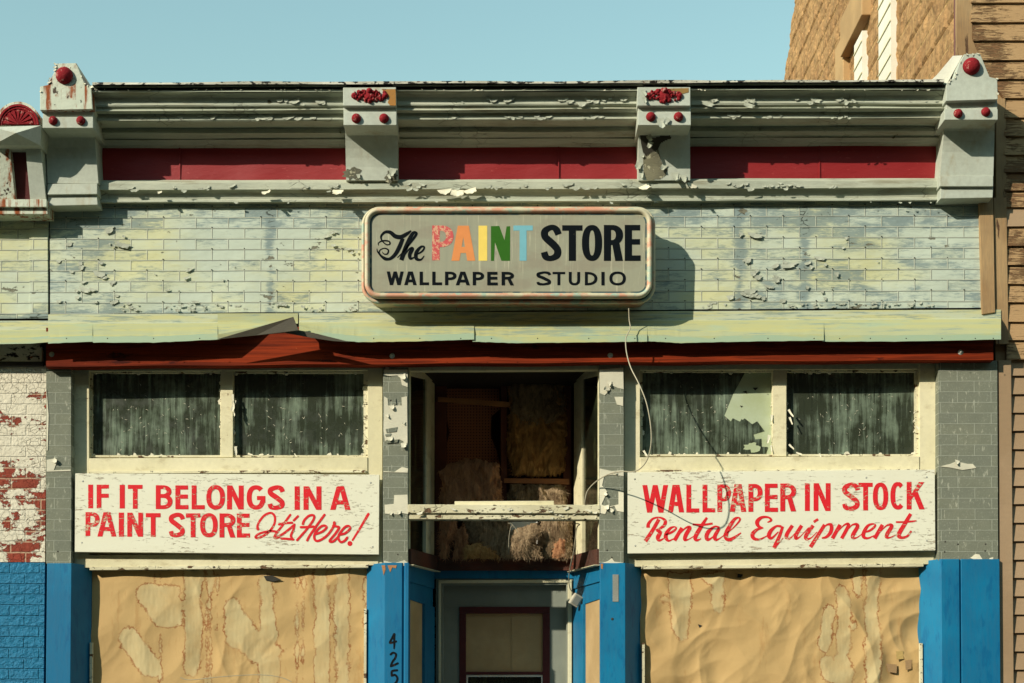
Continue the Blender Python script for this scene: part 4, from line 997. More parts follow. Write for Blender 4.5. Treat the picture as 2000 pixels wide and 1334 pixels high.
entry = MB(); entry.rect(797, 712, 1168, 722, 0.03, 0.10, dv=2); entry = entry.build('entrance_transom', 'cream', shop, label='open glassless transom above the recessed door')
A_, A2 = (712, 716), (733, 745); B_, B2 = (985, 990), (1016, 1012); D_, E_ = (1072, 1086), (1103, 1116); F_, G_, H_ = (1135, 1150), (1168, 1186), (1900, 1850)
K_ = (1560, 1540)
for sd in (-1, 1):
    splay_panel(sd, A_, E_, 0.0, 0.05, 'cream', 'jamb', entry, 0.04, 0.0)
    splay_panel(sd, A2, B_, 0.05, 0.62, 'glass', 'glass_pane', entry, 0.01, -0.012)
    splay_panel(sd, B2, D_, 0.05, 0.55, 'glass', 'glass_pane', entry, 0.01, -0.012)
    splay_panel(sd, A_, A2, 0.05, 1.0, 'cream', 'top_rail', entry, 0.04, 0.0)
    splay_panel(sd, A2, D_, 0.62, 0.80, 'cream', 'mullion', entry, 0.04, 0.002)
    splay_panel(sd, A2, D_, 0.80, 1.0, 'cream', 'mullion', entry, 0.04, -0.012)
    splay_panel(sd, B_, B2, 0.05, 0.8, 'cream', 'cross_rail', entry, 0.04, 0.006)
    splay_panel(sd, D_, E_, 0.0, 1.0, 'beam_dark', 'beam_panel', entry, 0.05, 0.02)
    splay_panel(sd, E_, F_, 0.0, 1.0, 'blue', 'blue_rail', entry, 0.05, -0.01)
    splay_panel(sd, F_, G_, 0.0, 1.0, 'blue', 'blue_rail', entry, 0.05, -0.022)
    splay_panel(sd, G_, H_, 0.62, 1.0, 'blue', 'blue_stile', entry, 0.05, -0.006)
    splay_panel(sd, G_, K_, 0.0, 0.62, 'paper_dark', 'side_light_paper', entry, 0.01, -0.03)
    splay_panel(sd, K_, H_, 0.0, 0.62, 'blue', 'side_panel', entry, 0.04, -0.004)
    splay_panel(sd, (1103.2, 1116.2), (1104.6, 1117.6), -0.02, 1.0, 'cream', 'soffit_strip', entry, 0.05, 0.045)
mb = MB(); mb.rect(850, 1085, 1120, 1114, YD - .02, YD + .08); mb.build('beam_panel', 'beam_dark', entry, bevel=0.003)
mb = MB(); mb.rect(846, 1112, 1124, 1130, YD + .01, YD + .1); mb.build('blue_rail', 'blue', entry, bevel=0.003)
# white peeling cross sill in the front plane
mb = MB(); vs = []
mb.rect(797, 986, 1172, 1003, -0.03, 0.10, dv=-1); mb.rect(798, 1001, 1171, 1015, -0.012, 0.09, dv=-1)
cross = mb.build('cross_sill', 'cream_peel', entry, bevel=0.004)
flakes([(800, 990, 1170, 1002, -.034, 26, 7, .3), (800, 1003, 1170, 1012, -.016, 18, 6, .3)], 'flake', cross)

# door
door = MB(); zt = W(985, 1130, YD + .03).z
door.poly([(851, 1130), (1120, 1129), (1120, 1142), (866, 1143), (866, VB + 60), (851, VB + 60)], YD + .02, YD + .12)
door.poly([(1106, 1142), (1120, 1142), (1120, VB + 60), (1106, VB + 60)], YD + .02, YD + .12)
dfr = door.build('entrance_door', 'door_grey', shop, label='grey door with maroon framed light covered in paper', bevel=0.004)
mb = MB(); mb.poly([(856, 1133), (1117, 1132), (1117, 1138), (861, 1139), (861, VB + 60), (856, VB + 60)], YD + .005, YD + .03); mb.poly([(1109, 1138), (1117, 1138), (1117, VB + 60), (1109, VB + 60)], YD + .005, YD + .03); mb.build('door_casing', 'cream', dfr, bevel=0.004)
Yl = YD + .08
leaf = MB(); leaf.rect(866, 1143, 1106, 1188, Yl, Yl + .05); leaf.rect(866, 1188, 898, VB + 60, Yl, Yl + .05); leaf.rect(1073, 1188, 1106, VB + 60, Yl, Yl + .05); leaf.rect(898, 1480, 1073, VB + 60, Yl, Yl + .05)
leaf.build('door_leaf', 'door_grey', dfr, bevel=0.002)
mr = MB()
for a in ((897, 1185, 1074, 1198), (897, 1198, 910, 1480), (1060, 1198, 1074, 1480), (910, 1312, 1060, 1317.5)): mr.rect(*a, Yl - .012, Yl + .04)
mr.build('maroon_frame', 'maroon', dfr, bevel=0.003)
MB().rect(910, 1197, 1001, 1313, Yl + .018, Yl + .02).build('door_paper', 'paper_dark', dfr)
MB().rect(999, 1197, 1061, 1313, Yl + .012, Yl + .014).build('door_paper', 'paper_dark', dfr)
w2 = MB()
for a in ((911, 1318, 1060, 1322), (911, 1322, 914, 1470), (1057, 1322, 1060, 1470)): w2.rect(*a, Yl + .0, Yl + .02)
w2.build('white_bead', 'white_infill', dfr)
MB().rect(912, 1320, 1059, 1480, Yl + .03, Yl + .034).build('glass_pane', 'glass', dfr)
MB().dome(W(1088, 1560, Yl), .03, .05).build('door_knob', 'metal', dfr, smooth=True)
MB().box((X0 - .05, 0.02, 0.0), (X1 + .05, YD + .12, 0.06)).build('door_step', 'concrete', shop)

# ------------------------------------------------------------ debris inside the transom
YI = 1.0
def stuff_thing(mb, name, mat, label, cat, bevel=0.002, **k): return tag(mb.build(name, mat, bevel=bevel, **k), label, cat)
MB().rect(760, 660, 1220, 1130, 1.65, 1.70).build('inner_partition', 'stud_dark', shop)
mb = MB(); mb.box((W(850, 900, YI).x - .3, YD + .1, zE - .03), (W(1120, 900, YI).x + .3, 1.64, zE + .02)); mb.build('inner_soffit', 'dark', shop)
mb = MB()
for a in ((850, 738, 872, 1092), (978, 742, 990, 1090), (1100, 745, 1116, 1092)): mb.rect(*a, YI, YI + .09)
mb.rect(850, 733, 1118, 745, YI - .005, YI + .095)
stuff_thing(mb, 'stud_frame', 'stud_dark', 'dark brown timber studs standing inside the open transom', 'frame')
mb = MB(); mb.poly([(868, 745), (975, 745), (976, 800), (960, 812), (958, 850), (970, 880), (976, 905), (972, 980), (868, 985), (872, 870), (878, 845), (870, 800)], YI + .1, YI + .106)
stuff_thing(mb, 'pegboard', 'peg', 'brown perforated hardboard with broken right edge behind the studs', 'board', 0)
stuff_thing(MB().poly([(855, 775), (996, 785), (996, 795), (855, 784)], YI - .03, YI - .01), 'wooden_lath', 'stud_wood', 'pale lath slanting across the top of the open transom', 'lath')
stuff_thing(MB().poly([(984, 934), (1112, 935), (1112, 946), (984, 943)], YI - .04, YI - .01), 'wooden_lath', 'stud_wood', 'short lath fixed level under the hanging yellow insulation', 'lath')
def batt(px, Y, bul, mat, name, label, seed, nu=70, nv=70, fr=7.0):
    """lumpy quilt over the outline px"""
    u0, u1 = min(p[0] for p in px), max(p[0] for p in px); v0, v1 = min(p[1] for p in px), max(p[1] for p in px)
    mb = MB(); idx = {}; vs = []; fs = []
    U, V = np.meshgrid(np.linspace(u0, u1, nu + 1), np.linspace(v0, v1, nv + 1)); sd = -poly_sd(U, V, px)
    for j in range(nv + 1):
        for i in range(nu + 1):
            p = W(U[j, i], V[j, i], Y); q = Vector((p.x * fr * 1.5 + 1.2 * mn.noise(Vector((p.x * 5, seed, p.z * 5))), seed, p.z * fr * .7))
            n1 = mn.noise(q); n2 = mn.noise(q * 2.3 + Vector((4, 4, 4))); n3 = abs(mn.noise(q * 3.7)); n4 = mn.noise(q * 9)
            s = sd[j, i] + 5 * n2 + 4 * n4
            if s < -1.5: continue
            t = min(1, max(0, s) / 16) ** 0.5
            p.y -= bul * (t * (0.6 + 0.4 * n1 + 0.18 * n2) + 0.10 * n3 + 0.03 * n4) ; idx[(j, i)] = len(vs); vs.append(p)
    for j in range(nv):
        for i in range(nu):
            k = [(j, i), (j + 1, i), (j + 1, i + 1), (j, i + 1)]
            if all(a in idx for a in k): fs.append(tuple(idx[a] for a in k))
    o = mb.add(vs, fs).build(name, mat, smooth=True)
    fb = MB(); Rn = random.Random(seed); keys = list(idx.values())
    for _ in range(int(len(keys) * 0.3)):
        p = vs[Rn.choice(keys)].copy(); q = Vector((p.x * 4, seed, p.z * 4)); a = 2.6 * mn.noise(q) + Rn.gauss(0, .5) - math.pi / 2
        L = Rn.uniform(.012, .05); d = Vector((math.cos(a), -Rn.uniform(-.1, .45), math.sin(a))) * L; wv = Vector((-math.sin(a), 0, math.cos(a))) * Rn.uniform(.0006, .0016)
        mid = p + d * .5 + Vector((Rn.gauss(0, .1), -Rn.uniform(0, .3), Rn.gauss(0, .1))) * L
        p += Vector((0, -.001, 0)); fb.add([p - wv, p + wv, mid + wv, mid - wv, p + d], [(0, 1, 2, 3), (3, 2, 4)])
    fb.build('loose_fibres', mat, o, kind='stuff')
    return tag(o, label, 'insulation', 'insulation batts falling out of the transom')
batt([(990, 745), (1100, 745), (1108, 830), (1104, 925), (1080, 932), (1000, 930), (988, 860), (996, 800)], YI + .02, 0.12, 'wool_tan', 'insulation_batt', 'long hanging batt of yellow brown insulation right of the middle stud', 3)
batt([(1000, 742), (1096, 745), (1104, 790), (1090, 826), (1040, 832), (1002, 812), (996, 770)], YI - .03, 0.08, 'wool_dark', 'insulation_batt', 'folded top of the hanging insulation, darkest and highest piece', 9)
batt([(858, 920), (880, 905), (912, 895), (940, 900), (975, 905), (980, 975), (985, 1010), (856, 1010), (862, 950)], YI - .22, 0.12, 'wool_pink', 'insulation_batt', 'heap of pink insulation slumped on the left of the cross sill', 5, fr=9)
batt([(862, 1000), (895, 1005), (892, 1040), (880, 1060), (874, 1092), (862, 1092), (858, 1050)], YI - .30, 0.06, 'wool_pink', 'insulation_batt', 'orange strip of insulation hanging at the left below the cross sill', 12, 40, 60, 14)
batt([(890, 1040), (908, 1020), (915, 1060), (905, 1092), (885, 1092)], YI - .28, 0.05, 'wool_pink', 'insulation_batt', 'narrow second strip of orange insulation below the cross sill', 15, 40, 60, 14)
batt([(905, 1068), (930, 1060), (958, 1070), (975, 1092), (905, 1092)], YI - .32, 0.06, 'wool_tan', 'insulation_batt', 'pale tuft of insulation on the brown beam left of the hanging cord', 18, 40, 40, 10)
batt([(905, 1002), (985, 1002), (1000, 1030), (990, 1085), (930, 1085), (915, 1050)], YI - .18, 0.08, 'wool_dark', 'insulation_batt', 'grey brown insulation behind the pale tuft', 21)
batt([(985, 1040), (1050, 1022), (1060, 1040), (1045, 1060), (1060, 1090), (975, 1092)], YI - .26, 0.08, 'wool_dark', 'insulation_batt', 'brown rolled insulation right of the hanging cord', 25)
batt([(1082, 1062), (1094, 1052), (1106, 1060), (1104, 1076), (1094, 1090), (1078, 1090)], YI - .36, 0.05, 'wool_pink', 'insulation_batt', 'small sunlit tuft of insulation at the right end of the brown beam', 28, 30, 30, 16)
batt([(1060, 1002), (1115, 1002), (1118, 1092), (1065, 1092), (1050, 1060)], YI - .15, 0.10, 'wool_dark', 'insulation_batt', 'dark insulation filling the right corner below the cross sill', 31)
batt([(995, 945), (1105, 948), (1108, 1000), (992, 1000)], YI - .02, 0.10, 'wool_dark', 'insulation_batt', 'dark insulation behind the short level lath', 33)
stuff_thing(MB().poly([(888, 979), (1082, 978), (1082, 990), (888, 991)], 0.0, 0.02), 'loose_board', 'cream', 'short white board standing loose on the peeling cross sill', 'board', 0.003)
lf = MB(); lf.rect(962, 1019, 1050, 1062, YI - .12, YI - .10)
stuff_thing(lf, 'light_panel', 'white_infill', 'pale flat panel leaning behind the insulation below the cross sill', 'panel')
mb = MB(); mb.tube([W(u, v, .45) for u, v in smooth([(992, 1022), (1000, 1024), (1012, 1040), (1000, 1026), (994, 1050), (994, 1083)])], 0.0025, 6)
tag(mb.build('pull_cord', 'cable'), 'thin cord hanging down in the middle below the cross sill', 'cord')

# ------------------------------------------------------------ cable and junction box
pts = [(1228, 602, -.25), (1229, 625, -.24), (1231, 640, -.26), (1226, 652, -.29), (1222, 664, -.30), (1224, 690, -.36), (1232, 718, -.44), (1248, 750, -.52), (1262, 785, -.56), (1270, 825, -.58), (1272, 862, -.58), (1266, 893, -.56), (1254, 912, -.5), (1238, 921, -.42), (1215, 921, -.30), (1190, 926, -.18), (1165, 940, -.08), (1148, 958, -.04), (1143, 975, -.03), (1142, 984, -.02), (1139, 992, .01)]
mb = MB(); mb.tube([W(*p) for p in smooth(pts, 6)], 0.0044, 8)
cab = tag(mb.build('electric_cable', 'cable', smooth=True), 'pale electric cable looping from the lit box sign to the doorway sill', 'cable')
pts = [(1120, 1016, .12), (1124, 1022, .06), (1132, 1024, .08), (1127, 1030, .08), (1124, 1050, .10), (1120, 1080, .20), (1114, 1105, .35), (1111, 1130, .5), (1113, 1148, .6), (1120, 1160, .64)]
mb = MB(); mb.tube([W(*p) for p in smooth(pts, 6)], 0.004, 8)
jb = thing('junction_box', 'broken white junction box dangling on its wire before the door frame', 'box')
mb.build('wire', 'cable', jb)
mb = MB(); c = W(1124, 1172, .66); R3 = Euler((0.2, 0.5, 0.35)).to_matrix()
bv = [c + R3 @ Vector((x, y, z)) for x, y, z in ((-.04, -.03, -.05), (.04, -.03, -.05), (.04, -.03, .05), (-.04, -.03, .05))]
mb.prism(bv, [p + R3 @ Vector((0, .05, 0)) for p in bv]); bx = mb.build('box_body', 'plastic', jb, bevel=0.006)
mb = MB(); bv = [c + R3 @ Vector((x, y, z)) for x, y, z in ((-.028, -.036, -.038), (.028, -.036, -.038), (.028, -.036, .038), (-.028, -.036, .038))]
mb.prism(bv, [p + R3 @ Vector((0, .004, 0)) for p in bv]).build('box_plate', 'metal', bx, bevel=0.002)

# ------------------------------------------------------------ lettering
Z_STEP = 0.00006
class Pen:
    """flat brush strokes in picture units laid on the plane y = Y"""
    def __init__(s, ox, oy, sc, Y): s.o = (ox, oy, sc); s.Y = Y; s.mb = MB(); s.k = 0
    def pt(s, x, y, d=0.0): return W(s.o[0] + x / s.o[2], s.o[1] + y / s.o[2], s.Y - d)
    def stroke(s, pts, w=None, sm=True, rnd=False, k=6):
        P = [(p[0], p[1], p[2] if len(p) > 2 else w) for p in pts]
        if sm: P = smooth(P, k)
        s.k += 1; d = (s.k % 40) * Z_STEP; L = []; R = []
        for i, p in enumerate(P):
            a = P[max(i - 1, 0)]; b = P[min(i + 1, len(P) - 1)]; tx, ty = b[0] - a[0], b[1] - a[1]; l = math.hypot(tx, ty) or 1
            nx, ny = -ty / l, tx / l; h = max(p[2], 1) / 2
            L.append(s.pt(p[0] + nx * h, p[1] + ny * h, d)); R.append(s.pt(p[0] - nx * h, p[1] - ny * h, d))
        n = len(P); s.mb.add(L + R, [(i, i + 1, n + i + 1, n + i) for i in range(n - 1)])
        if rnd:
            for p in (P[0], P[-1]): s.dot(p[0], p[1], p[2] / 2)
    def dot(s, x, y, r):
        s.k += 1; d = (s.k % 40) * Z_STEP; s.mb.add([s.pt(x + r * math.cos(a * math.pi / 8), y + r * math.sin(a * math.pi / 8), d) for a in range(16)], [tuple(range(16))])
    def fill(s, pts):
        s.k += 1; d = (s.k % 40) * Z_STEP; s.mb.add([s.pt(x, y, d) for x, y in pts], [tuple(t) for t in tessellate_polygon([[Vector((x, y, 0)) for x, y in pts]])])
    def ring(s, x0, y0, x1, y1, w, wh=None, a0=0, a1=360, e=2.3):
        wh = wh or w; cx, cy = (x0 + x1) / 2, (y0 + y1) / 2; rx, ry = (x1 - x0) / 2, (y1 - y0) / 2
        s.k += 1; d = (s.k % 40) * Z_STEP; O = []; I = []; n = 40
        def se(t, p): return math.copysign(abs(t) ** (2 / p), t)
        for i in range(n + 1):
            a = math.radians(a0 + (a1 - a0) * i / n); c, q = math.cos(a), math.sin(a)
            O.append(s.pt(cx + rx * se(c, e), cy + ry * se(q, e), d)); I.append(s.pt(cx + (rx - w) * se(c, e), cy + (ry - wh) * se(q, e), d))
        s.mb.add(O + I, [(i, i + 1, n + 2 + i, n + 1 + i) for i in range(n)])
    def rect(s, x0, y0, x1, y1): s.fill([(x0, y0), (x1, y0), (x1, y1), (x0, y1)])
    def glyph(s, ch, x0, y0, x1, y1, w, b=None):
        b = b or w * 0.85; H = y1 - y0; Wd = x1 - x0
        if ch == 'I': s.rect(x0, y0, x1, y1)
        elif ch == 'L': s.rect(x0, y0, x0 + w, y1); s.rect(x0 + w * .5, y1 - b, x1, y1)
        elif ch in 'EF':
            s.rect(x0, y0, x0 + w, y1); s.rect(x0 + w * .5, y0, x1 - Wd * .03, y0 + b); ym = y0 + H * .47; s.rect(x0 + w * .5, ym - b * .5, x1 - Wd * .04, ym + b * .5)
            if ch == 'E': s.rect(x0 + w * .5, y1 - b, x1, y1)
        elif ch == 'T': s.rect(x0, y0, x1, y0 + b); c = (x0 + x1) / 2; s.rect(c - w / 2, y0 + b * .5, c + w / 2, y1)
        elif ch == 'N':
            s.rect(x0, y0, x0 + w, y1); s.rect(x1 - w, y0, x1, y1); s.fill([(x0, y0), (x0 + w * 1.05, y0), (x1, y1), (x1 - w * 1.05, y1)])
        elif ch == 'A':
            c = (x0 + x1) / 2; t = w * .72; s.fill([(c - t, y0), (c + t * .35, y0), (x0 + w * 1.05, y1), (x0, y1)]); s.fill([(c + t, y0), (c - t * .35, y0), (x1 - w * 1.05, y1), (x1, y1)])
            yb = y0 + H * .70; s.rect(x0 + Wd * .2, yb - b * .55, x1 - Wd * .2, yb + b * .45)
        elif ch == 'W':
            q = Wd / 4; t = w * .5; m = y0 
            for a, bx in ((x0 + t, x0 + q + t * .3), (x0 + 2 * q, x0 + q + t * .3), (x0 + 2 * q, x1 - q - t * .3), (x1 - t, x1 - q - t * .3)): s.fill([(a - t, y0), (a + t, y0), (bx + t, y1), (bx - t, y1)])
        elif ch == 'O': s.ring(x0, y0, x1, y1, w, b)
        elif ch == 'C': s.ring(x0, y0, x1, y1, w, b, 48, 312)
        elif ch == 'G':
            s.ring(x0, y0, x1, y1, w, b, 20, 315); ym = y0 + H * .44; s.rect(x0 + Wd * .55, ym, x1, ym + b * .95); s.rect(x1 - w * .95, ym, x1, y0 + H * .72)
        elif ch == 'D':
            s.rect(x0, y0, x0 + w, y1); s.ring(x0 - Wd * .72, y0, x1, y1, w, b, -90, 90, 2.3); s.rect(x0, y0, x0 + Wd * .3, y0 + b); s.rect(x0, y1 - b, x0 + Wd * .3, y1)
        elif ch in 'PRB':
            s.rect(x0, y0, x0 + w, y1); hb = H * (.62 if ch == 'P' else .56 if ch == 'R' else .53)
            xm = x0 + Wd * .42; s.rect(x0 + w * .5, y0, xm, y0 + b * .92); s.rect(x0 + w * .5, y0 + hb - b * .92, xm, y0 + hb)
            xe = x1 - (Wd * .06 if ch == 'B' else 0); s.ring(2 * xm - xe, y0, xe, y0 + hb, w, b * .92, -90, 90, 2.2)
            if ch == 'B':
                yb = y0 + hb - b * .92; s.rect(x0 + w * .5, y1 - b * .92, xm, y1); s.ring(2 * xm - x1, yb, x1, y1, w, b * .92, -90, 90, 2.2)
            if ch == 'R': s.fill([(x0 + Wd * .42, y0 + hb - b * .5), (x0 + Wd * .42 + w, y0 + hb - b * .6), (x1, y1), (x1 - w * 1.08, y1)])
        elif ch == 'U':
            r = min(Wd / 2, H * .4); s.rect(x0, y0, x0 + w, y1 - r); s.rect(x1 - w, y0, x1, y1 - r); s.ring(x0, y1 - 2 * r, x1, y1, w, b, 0, 180, 2.3)
        elif ch == 'K':
            s.rect(x0, y0, x0 + w, y1); s.fill([(x1 - w * 1.2, y0), (x1 - w * .05, y0), (x0 + w * .9, y0 + H * .66), (x0 + w * .9, y0 + H * .46)]); s.fill([(x0 + Wd * .36, y0 + H * .45), (x0 + Wd * .36 + w * .8, y0 + H * .3), (x1, y1), (x1 - w * 1.1, y1)])
        elif ch == 'S':
            h = w / 2; bb = b / 2; mx = (x0 + x1) / 2
            P = [(x1 - h * .7, y0 + H * .27, w * .9), (x1 - h * 1.25, y0 + H * .145, w * .95), (mx + Wd * .10, y0 + bb, b), (mx - Wd * .13, y0 + bb * 1.3, b * 1.05), (x0 + h, y0 + H * .19, w), (x0 + h * 1.1, y0 + H * .33, w), (mx - Wd * .06, y0 + H * .46, w * 1.02), (mx + Wd * .14, y0 + H * .56, w * 1.02), (x1 - h, y0 + H * .69, w), (x1 - h * 1.1, y0 + H * .83, w), (mx + Wd * .10, y1 - bb * 1.2, b * 1.05), (mx - Wd * .12, y1 - bb, b), (x0 + h * 1.2, y1 - H * .13, w * .95), (x0 + h * .8, y1 - H * .25, w * .9)]
            s.stroke(P, sm=True, k=5)
    def word(s, items, w, b=None):
        for it in items:
            ch, x0, x1, y0, y1 = it[:5]; s.glyph(ch, x0, y0, x1, y1, w, b)
    def done(s, name, mat, parent, label=None): return s.mb.build(name, mat, parent, label=label)

# ------------------------------------------------------------ left board
def board(px, Y, label):
    t = MB(); t.poly(px, Y, Y + 0.035); o = t.build('sign_board', 'board', bevel=0.0025); return tag(o, label, 'sign', 'painted wooden sign boards')
YS = -0.0
sb1 = board([(147, 924.5), (741, 927), (740, 1083), (146, 1078)], YS, "weathered white board lettered IF IT BELONGS IN A PAINT STORE It's Here!")
YL = YS - 0.0012
p = Pen(150, 930, 6.667, YL)
p.word([('I', 148, 212, 110, 418), ('F', 258, 422, 111, 418)], 62, 52)
p.word([('I', 558, 625, 113, 420), ('T', 665, 855, 113, 424)], 62, 52)
p.word([('B', 1028, 1245, 118, 428), ('E', 1283, 1452, 120, 430), ('L', 1495, 1665, 120, 431), ('O', 1686, 1928, 116, 434)], 63, 54)
p.done('lettering', 'redletter', sb1, 'red words IF IT BELO')
p = Pen(440, 930, 6.667, YL)
p.word([('N', 22, 240, 122, 433), ('G', 278, 522, 118, 436), ('S', 555, 770, 118, 440), ('I', 902, 970, 132, 438), ('N', 1018, 1252, 132, 438), ('A', 1365, 1630, 131, 438)], 66, 56)
p.done('lettering', 'redletter', sb1, 'red words NGS IN A')
p = Pen(150, 930, 6.667, YL)
p.word([('P', 113, 298, 468, 778), ('A', 268, 515, 470, 786), ('I', 546, 613, 474, 787), ('N', 657, 862, 475, 788), ('T', 898, 1090, 481, 789), ('S', 1201, 1402, 475, 796), ('T', 1420, 1607, 484, 796), ('O', 1605, 1834, 481, 796), ('R', 1858, 2064, 485, 798)], 62, 54)
p.done('lettering', 'redletter', sb1, 'red words PAINT STOR')
p = Pen(440, 930, 6.667, YL)
p.word([('E', 150, 322, 487, 800)], 64, 55); p.done('lettering', 'redletter', sb1, 'red letter E')
p = Pen(440, 930, 6.667, YL); w = 31
for st in ([(425, 690, 38), (420, 645), (450, 580), (520, 503), (600, 480), (645, 530), (638, 620), (590, 700), (520, 762), (430, 806), (393, 792), (440, 750), (540, 722), (620, 716), (685, 728)],
           [(845, 505), (745, 640), (660, 750), (640, 800, 34), (668, 806), (700, 790)], [(700, 628), (775, 612), (868, 606)], [(945, 522), (893, 575)],
           [(668, 800), (780, 730), (900, 632)], [(898, 630), (885, 700), (855, 770), (870, 815)], [(730, 812), (800, 815), (885, 824)],
           [(1010, 620, 34), (1030, 570), (1090, 515), (1150, 512), (1145, 570), (1060, 690), (935, 832)], [(983, 664), (1060, 662), (1150, 656)], [(1290, 503), (1190, 640), (1100, 770), (1066, 835)],
           [(1180, 752), (1260, 722), (1315, 672), (1300, 645), (1250, 652), (1180, 720), (1156, 790), (1180, 840), (1240, 830), (1330, 765), (1405, 660), (1420, 605, 40)],
           [(1405, 645), (1450, 655), (1480, 670), (1430, 750), (1358, 840), (1400, 850), (1470, 790)], [(1480, 762), (1560, 742), (1622, 684), (1608, 650), (1560, 660), (1492, 740), (1470, 800), (1500, 856), (1550, 842), (1585, 800)],
           [(1862, 495, 36), (1765, 660), (1658, 832, 26)]): p.stroke(st, w, rnd=True)
p.dot(1622, 877, 33)
p.done('script_lettering', 'redletter', sb1, "slanted red script It's Here!")
scr = MB()
for u, v, s_ in ((162, 940, .012), (160, 1060, .010), (724, 943, .012), (728, 1068, .010)): scr.dome(W(u, v, YS), s_ * .7, .003, 10, 2)
scr.build('screw', 'metal', sb1)

sb2 = board([(1226, 922.5), (1826, 917), (1827, 1075), (1226, 1081)], YS, 'weathered white board lettered WALLPAPER IN STOCK Rental Equipment')
p = Pen(1240, 920, 6.667, YL)
p.word([('W', 97, 432, 182, 542), ('A', 430, 640, 180, 538), ('L', 670, 838, 178, 540), ('L', 880, 1045, 177, 537), ('P', 1073, 1250, 173, 531), ('A', 1235, 1450, 170, 530), ('P', 1478, 1662, 168, 530), ('E', 1692, 1862, 164, 531), ('R', 1893, 2098, 162, 524)], 63, 54)
p.done('lettering', 'redletter', sb2, 'red word WALLPAPER')
p = Pen(1530, 920, 6.667, YL)
p.word([('I', 280, 345, 160, 520), ('N', 393, 615, 158, 520), ('S', 770, 990, 150, 518), ('T', 978, 1163, 152, 513), ('O', 1165, 1366, 150, 508), ('C', 1393, 1590, 142, 502), ('K', 1605, 1840, 143, 499)], 64, 54)
p.done('lettering', 'redletter', sb2, 'red words IN STOCK')
p = Pen(1240, 920, 6.667, YL)
for st in ([(172, 738, 48), (178, 685, 42), (240, 618, 28), (330, 606, 24), (392, 645, 42), (385, 700, 45), (325, 748, 30), (270, 768, 16)], [(312, 628, 46), (222, 785, 50), (135, 915, 52)],
           [(285, 768, 40), (328, 800, 50), (298, 865, 55), (320, 904, 32), (390, 868, 14)], [(395, 832, 12), (470, 802, 32), (535, 752, 26), (518, 726, 18), (462, 745, 36), (412, 808, 50), (402, 865, 52), (440, 908, 28), (505, 880, 12)],
           [(612, 738, 46), (515, 905, 50)], [(540, 868, 10), (655, 745, 22), (715, 738, 48), (664, 830, 54), (650, 893, 42), (700, 888, 16), (785, 835, 10)],
           [(938, 605, 30), (855, 735, 52), (788, 855, 54), (802, 900, 36), (862, 880, 14)], [(752, 694, 26), (880, 700, 28), (1012, 682, 26)],
           [(1102, 738, 30), (1040, 722, 24), (965, 780, 50), (932, 845, 54), (948, 893, 42), (1012, 858, 16), (1085, 765, 14)], [(1098, 745, 42), (1042, 845, 50), (1052, 893, 42), (1102, 878, 16), (1175, 822, 10)],
           [(1172, 830, 10), (1285, 735, 16), (1365, 640, 26), (1348, 606, 22), (1290, 635, 42), (1212, 758, 56), (1182, 845, 60), (1218, 893, 50), (1290, 868, 38), (1382, 803, 14)],
           [(1725, 668, 14), (1775, 640, 30), (1735, 602, 26), (1650, 604, 38), (1592, 660, 54), (1610, 718, 40), (1672, 740, 12)], [(1672, 740, 12), (1590, 762, 36), (1532, 820, 52), (1548, 875, 46), (1622, 890, 28), (1730, 838, 12)],
           [(1905, 722, 34), (1840, 718, 28), (1768, 780, 50), (1744, 845, 52), (1782, 872, 32), (1868, 790, 14)], [(1925, 720, 34), (1880, 850, 44), (1812, 1000, 52)], [(1812, 1008, 20), (1870, 945, 12), (1930, 870, 10)]): p.stroke(st)
p.done('script_lettering', 'redletter', sb2, 'red script Rental Eq')
p = Pen(1530, 920, 6.667, YL)
for st in ([(118, 708, 46), (48, 818, 52), (42, 868, 46), (82, 880, 22), (165, 798, 12)], [(238, 708, 46), (168, 826, 50), (166, 877, 42), (222, 850, 14), (330, 735, 12)], [(388, 708, 46), (298, 835, 52), (302, 884, 42), (362, 868, 16), (440, 792, 10)], [(452, 626, 34), (395, 664, 34)],
           [(538, 698, 46), (442, 850, 48), (352, 990, 50)], [(470, 802, 12), (560, 704, 22), (622, 705, 46), (618, 790, 50), (560, 858, 36), (500, 872, 22)],
           [(738, 698, 46), (638, 878, 50)], [(670, 830, 10), (790, 704, 20), (848, 705, 44), (758, 878, 46)], [(790, 828, 10), (892, 704, 20), (968, 710, 46), (908, 825, 52), (905, 868, 40), (952, 868, 16), (1025, 818, 10)],
           [(1040, 802, 14), (1130, 772, 30), (1195, 712, 28), (1168, 688, 22), (1100, 712, 36), (1048, 798, 50), (1046, 856, 46), (1100, 874, 26), (1185, 838, 12)],
           [(1290, 698, 46), (1188, 878, 50)], [(1220, 838, 10), (1340, 712, 20), (1412, 712, 46), (1352, 818, 52), (1346, 862, 42), (1392, 864, 16), (1485, 818, 10)],
           [(1658, 556, 44), (1562, 718, 54), (1502, 825, 56), (1530, 864, 42), (1610, 850, 30), (1665, 778, 28)], [(1465, 664, 22), (1600, 662, 24), (1735, 648, 20)]): p.stroke(st)
p.done('script_lettering', 'redletter', sb2, 'red script uipment')
scr = MB()
for u, v in ((1240, 936), (1810, 932), (1810, 1056), (1241, 1066), (1692, 933)): scr.dome(W(u, v, YS), .008, .003, 10, 2)
scr.build('screw', 'metal', sb2)

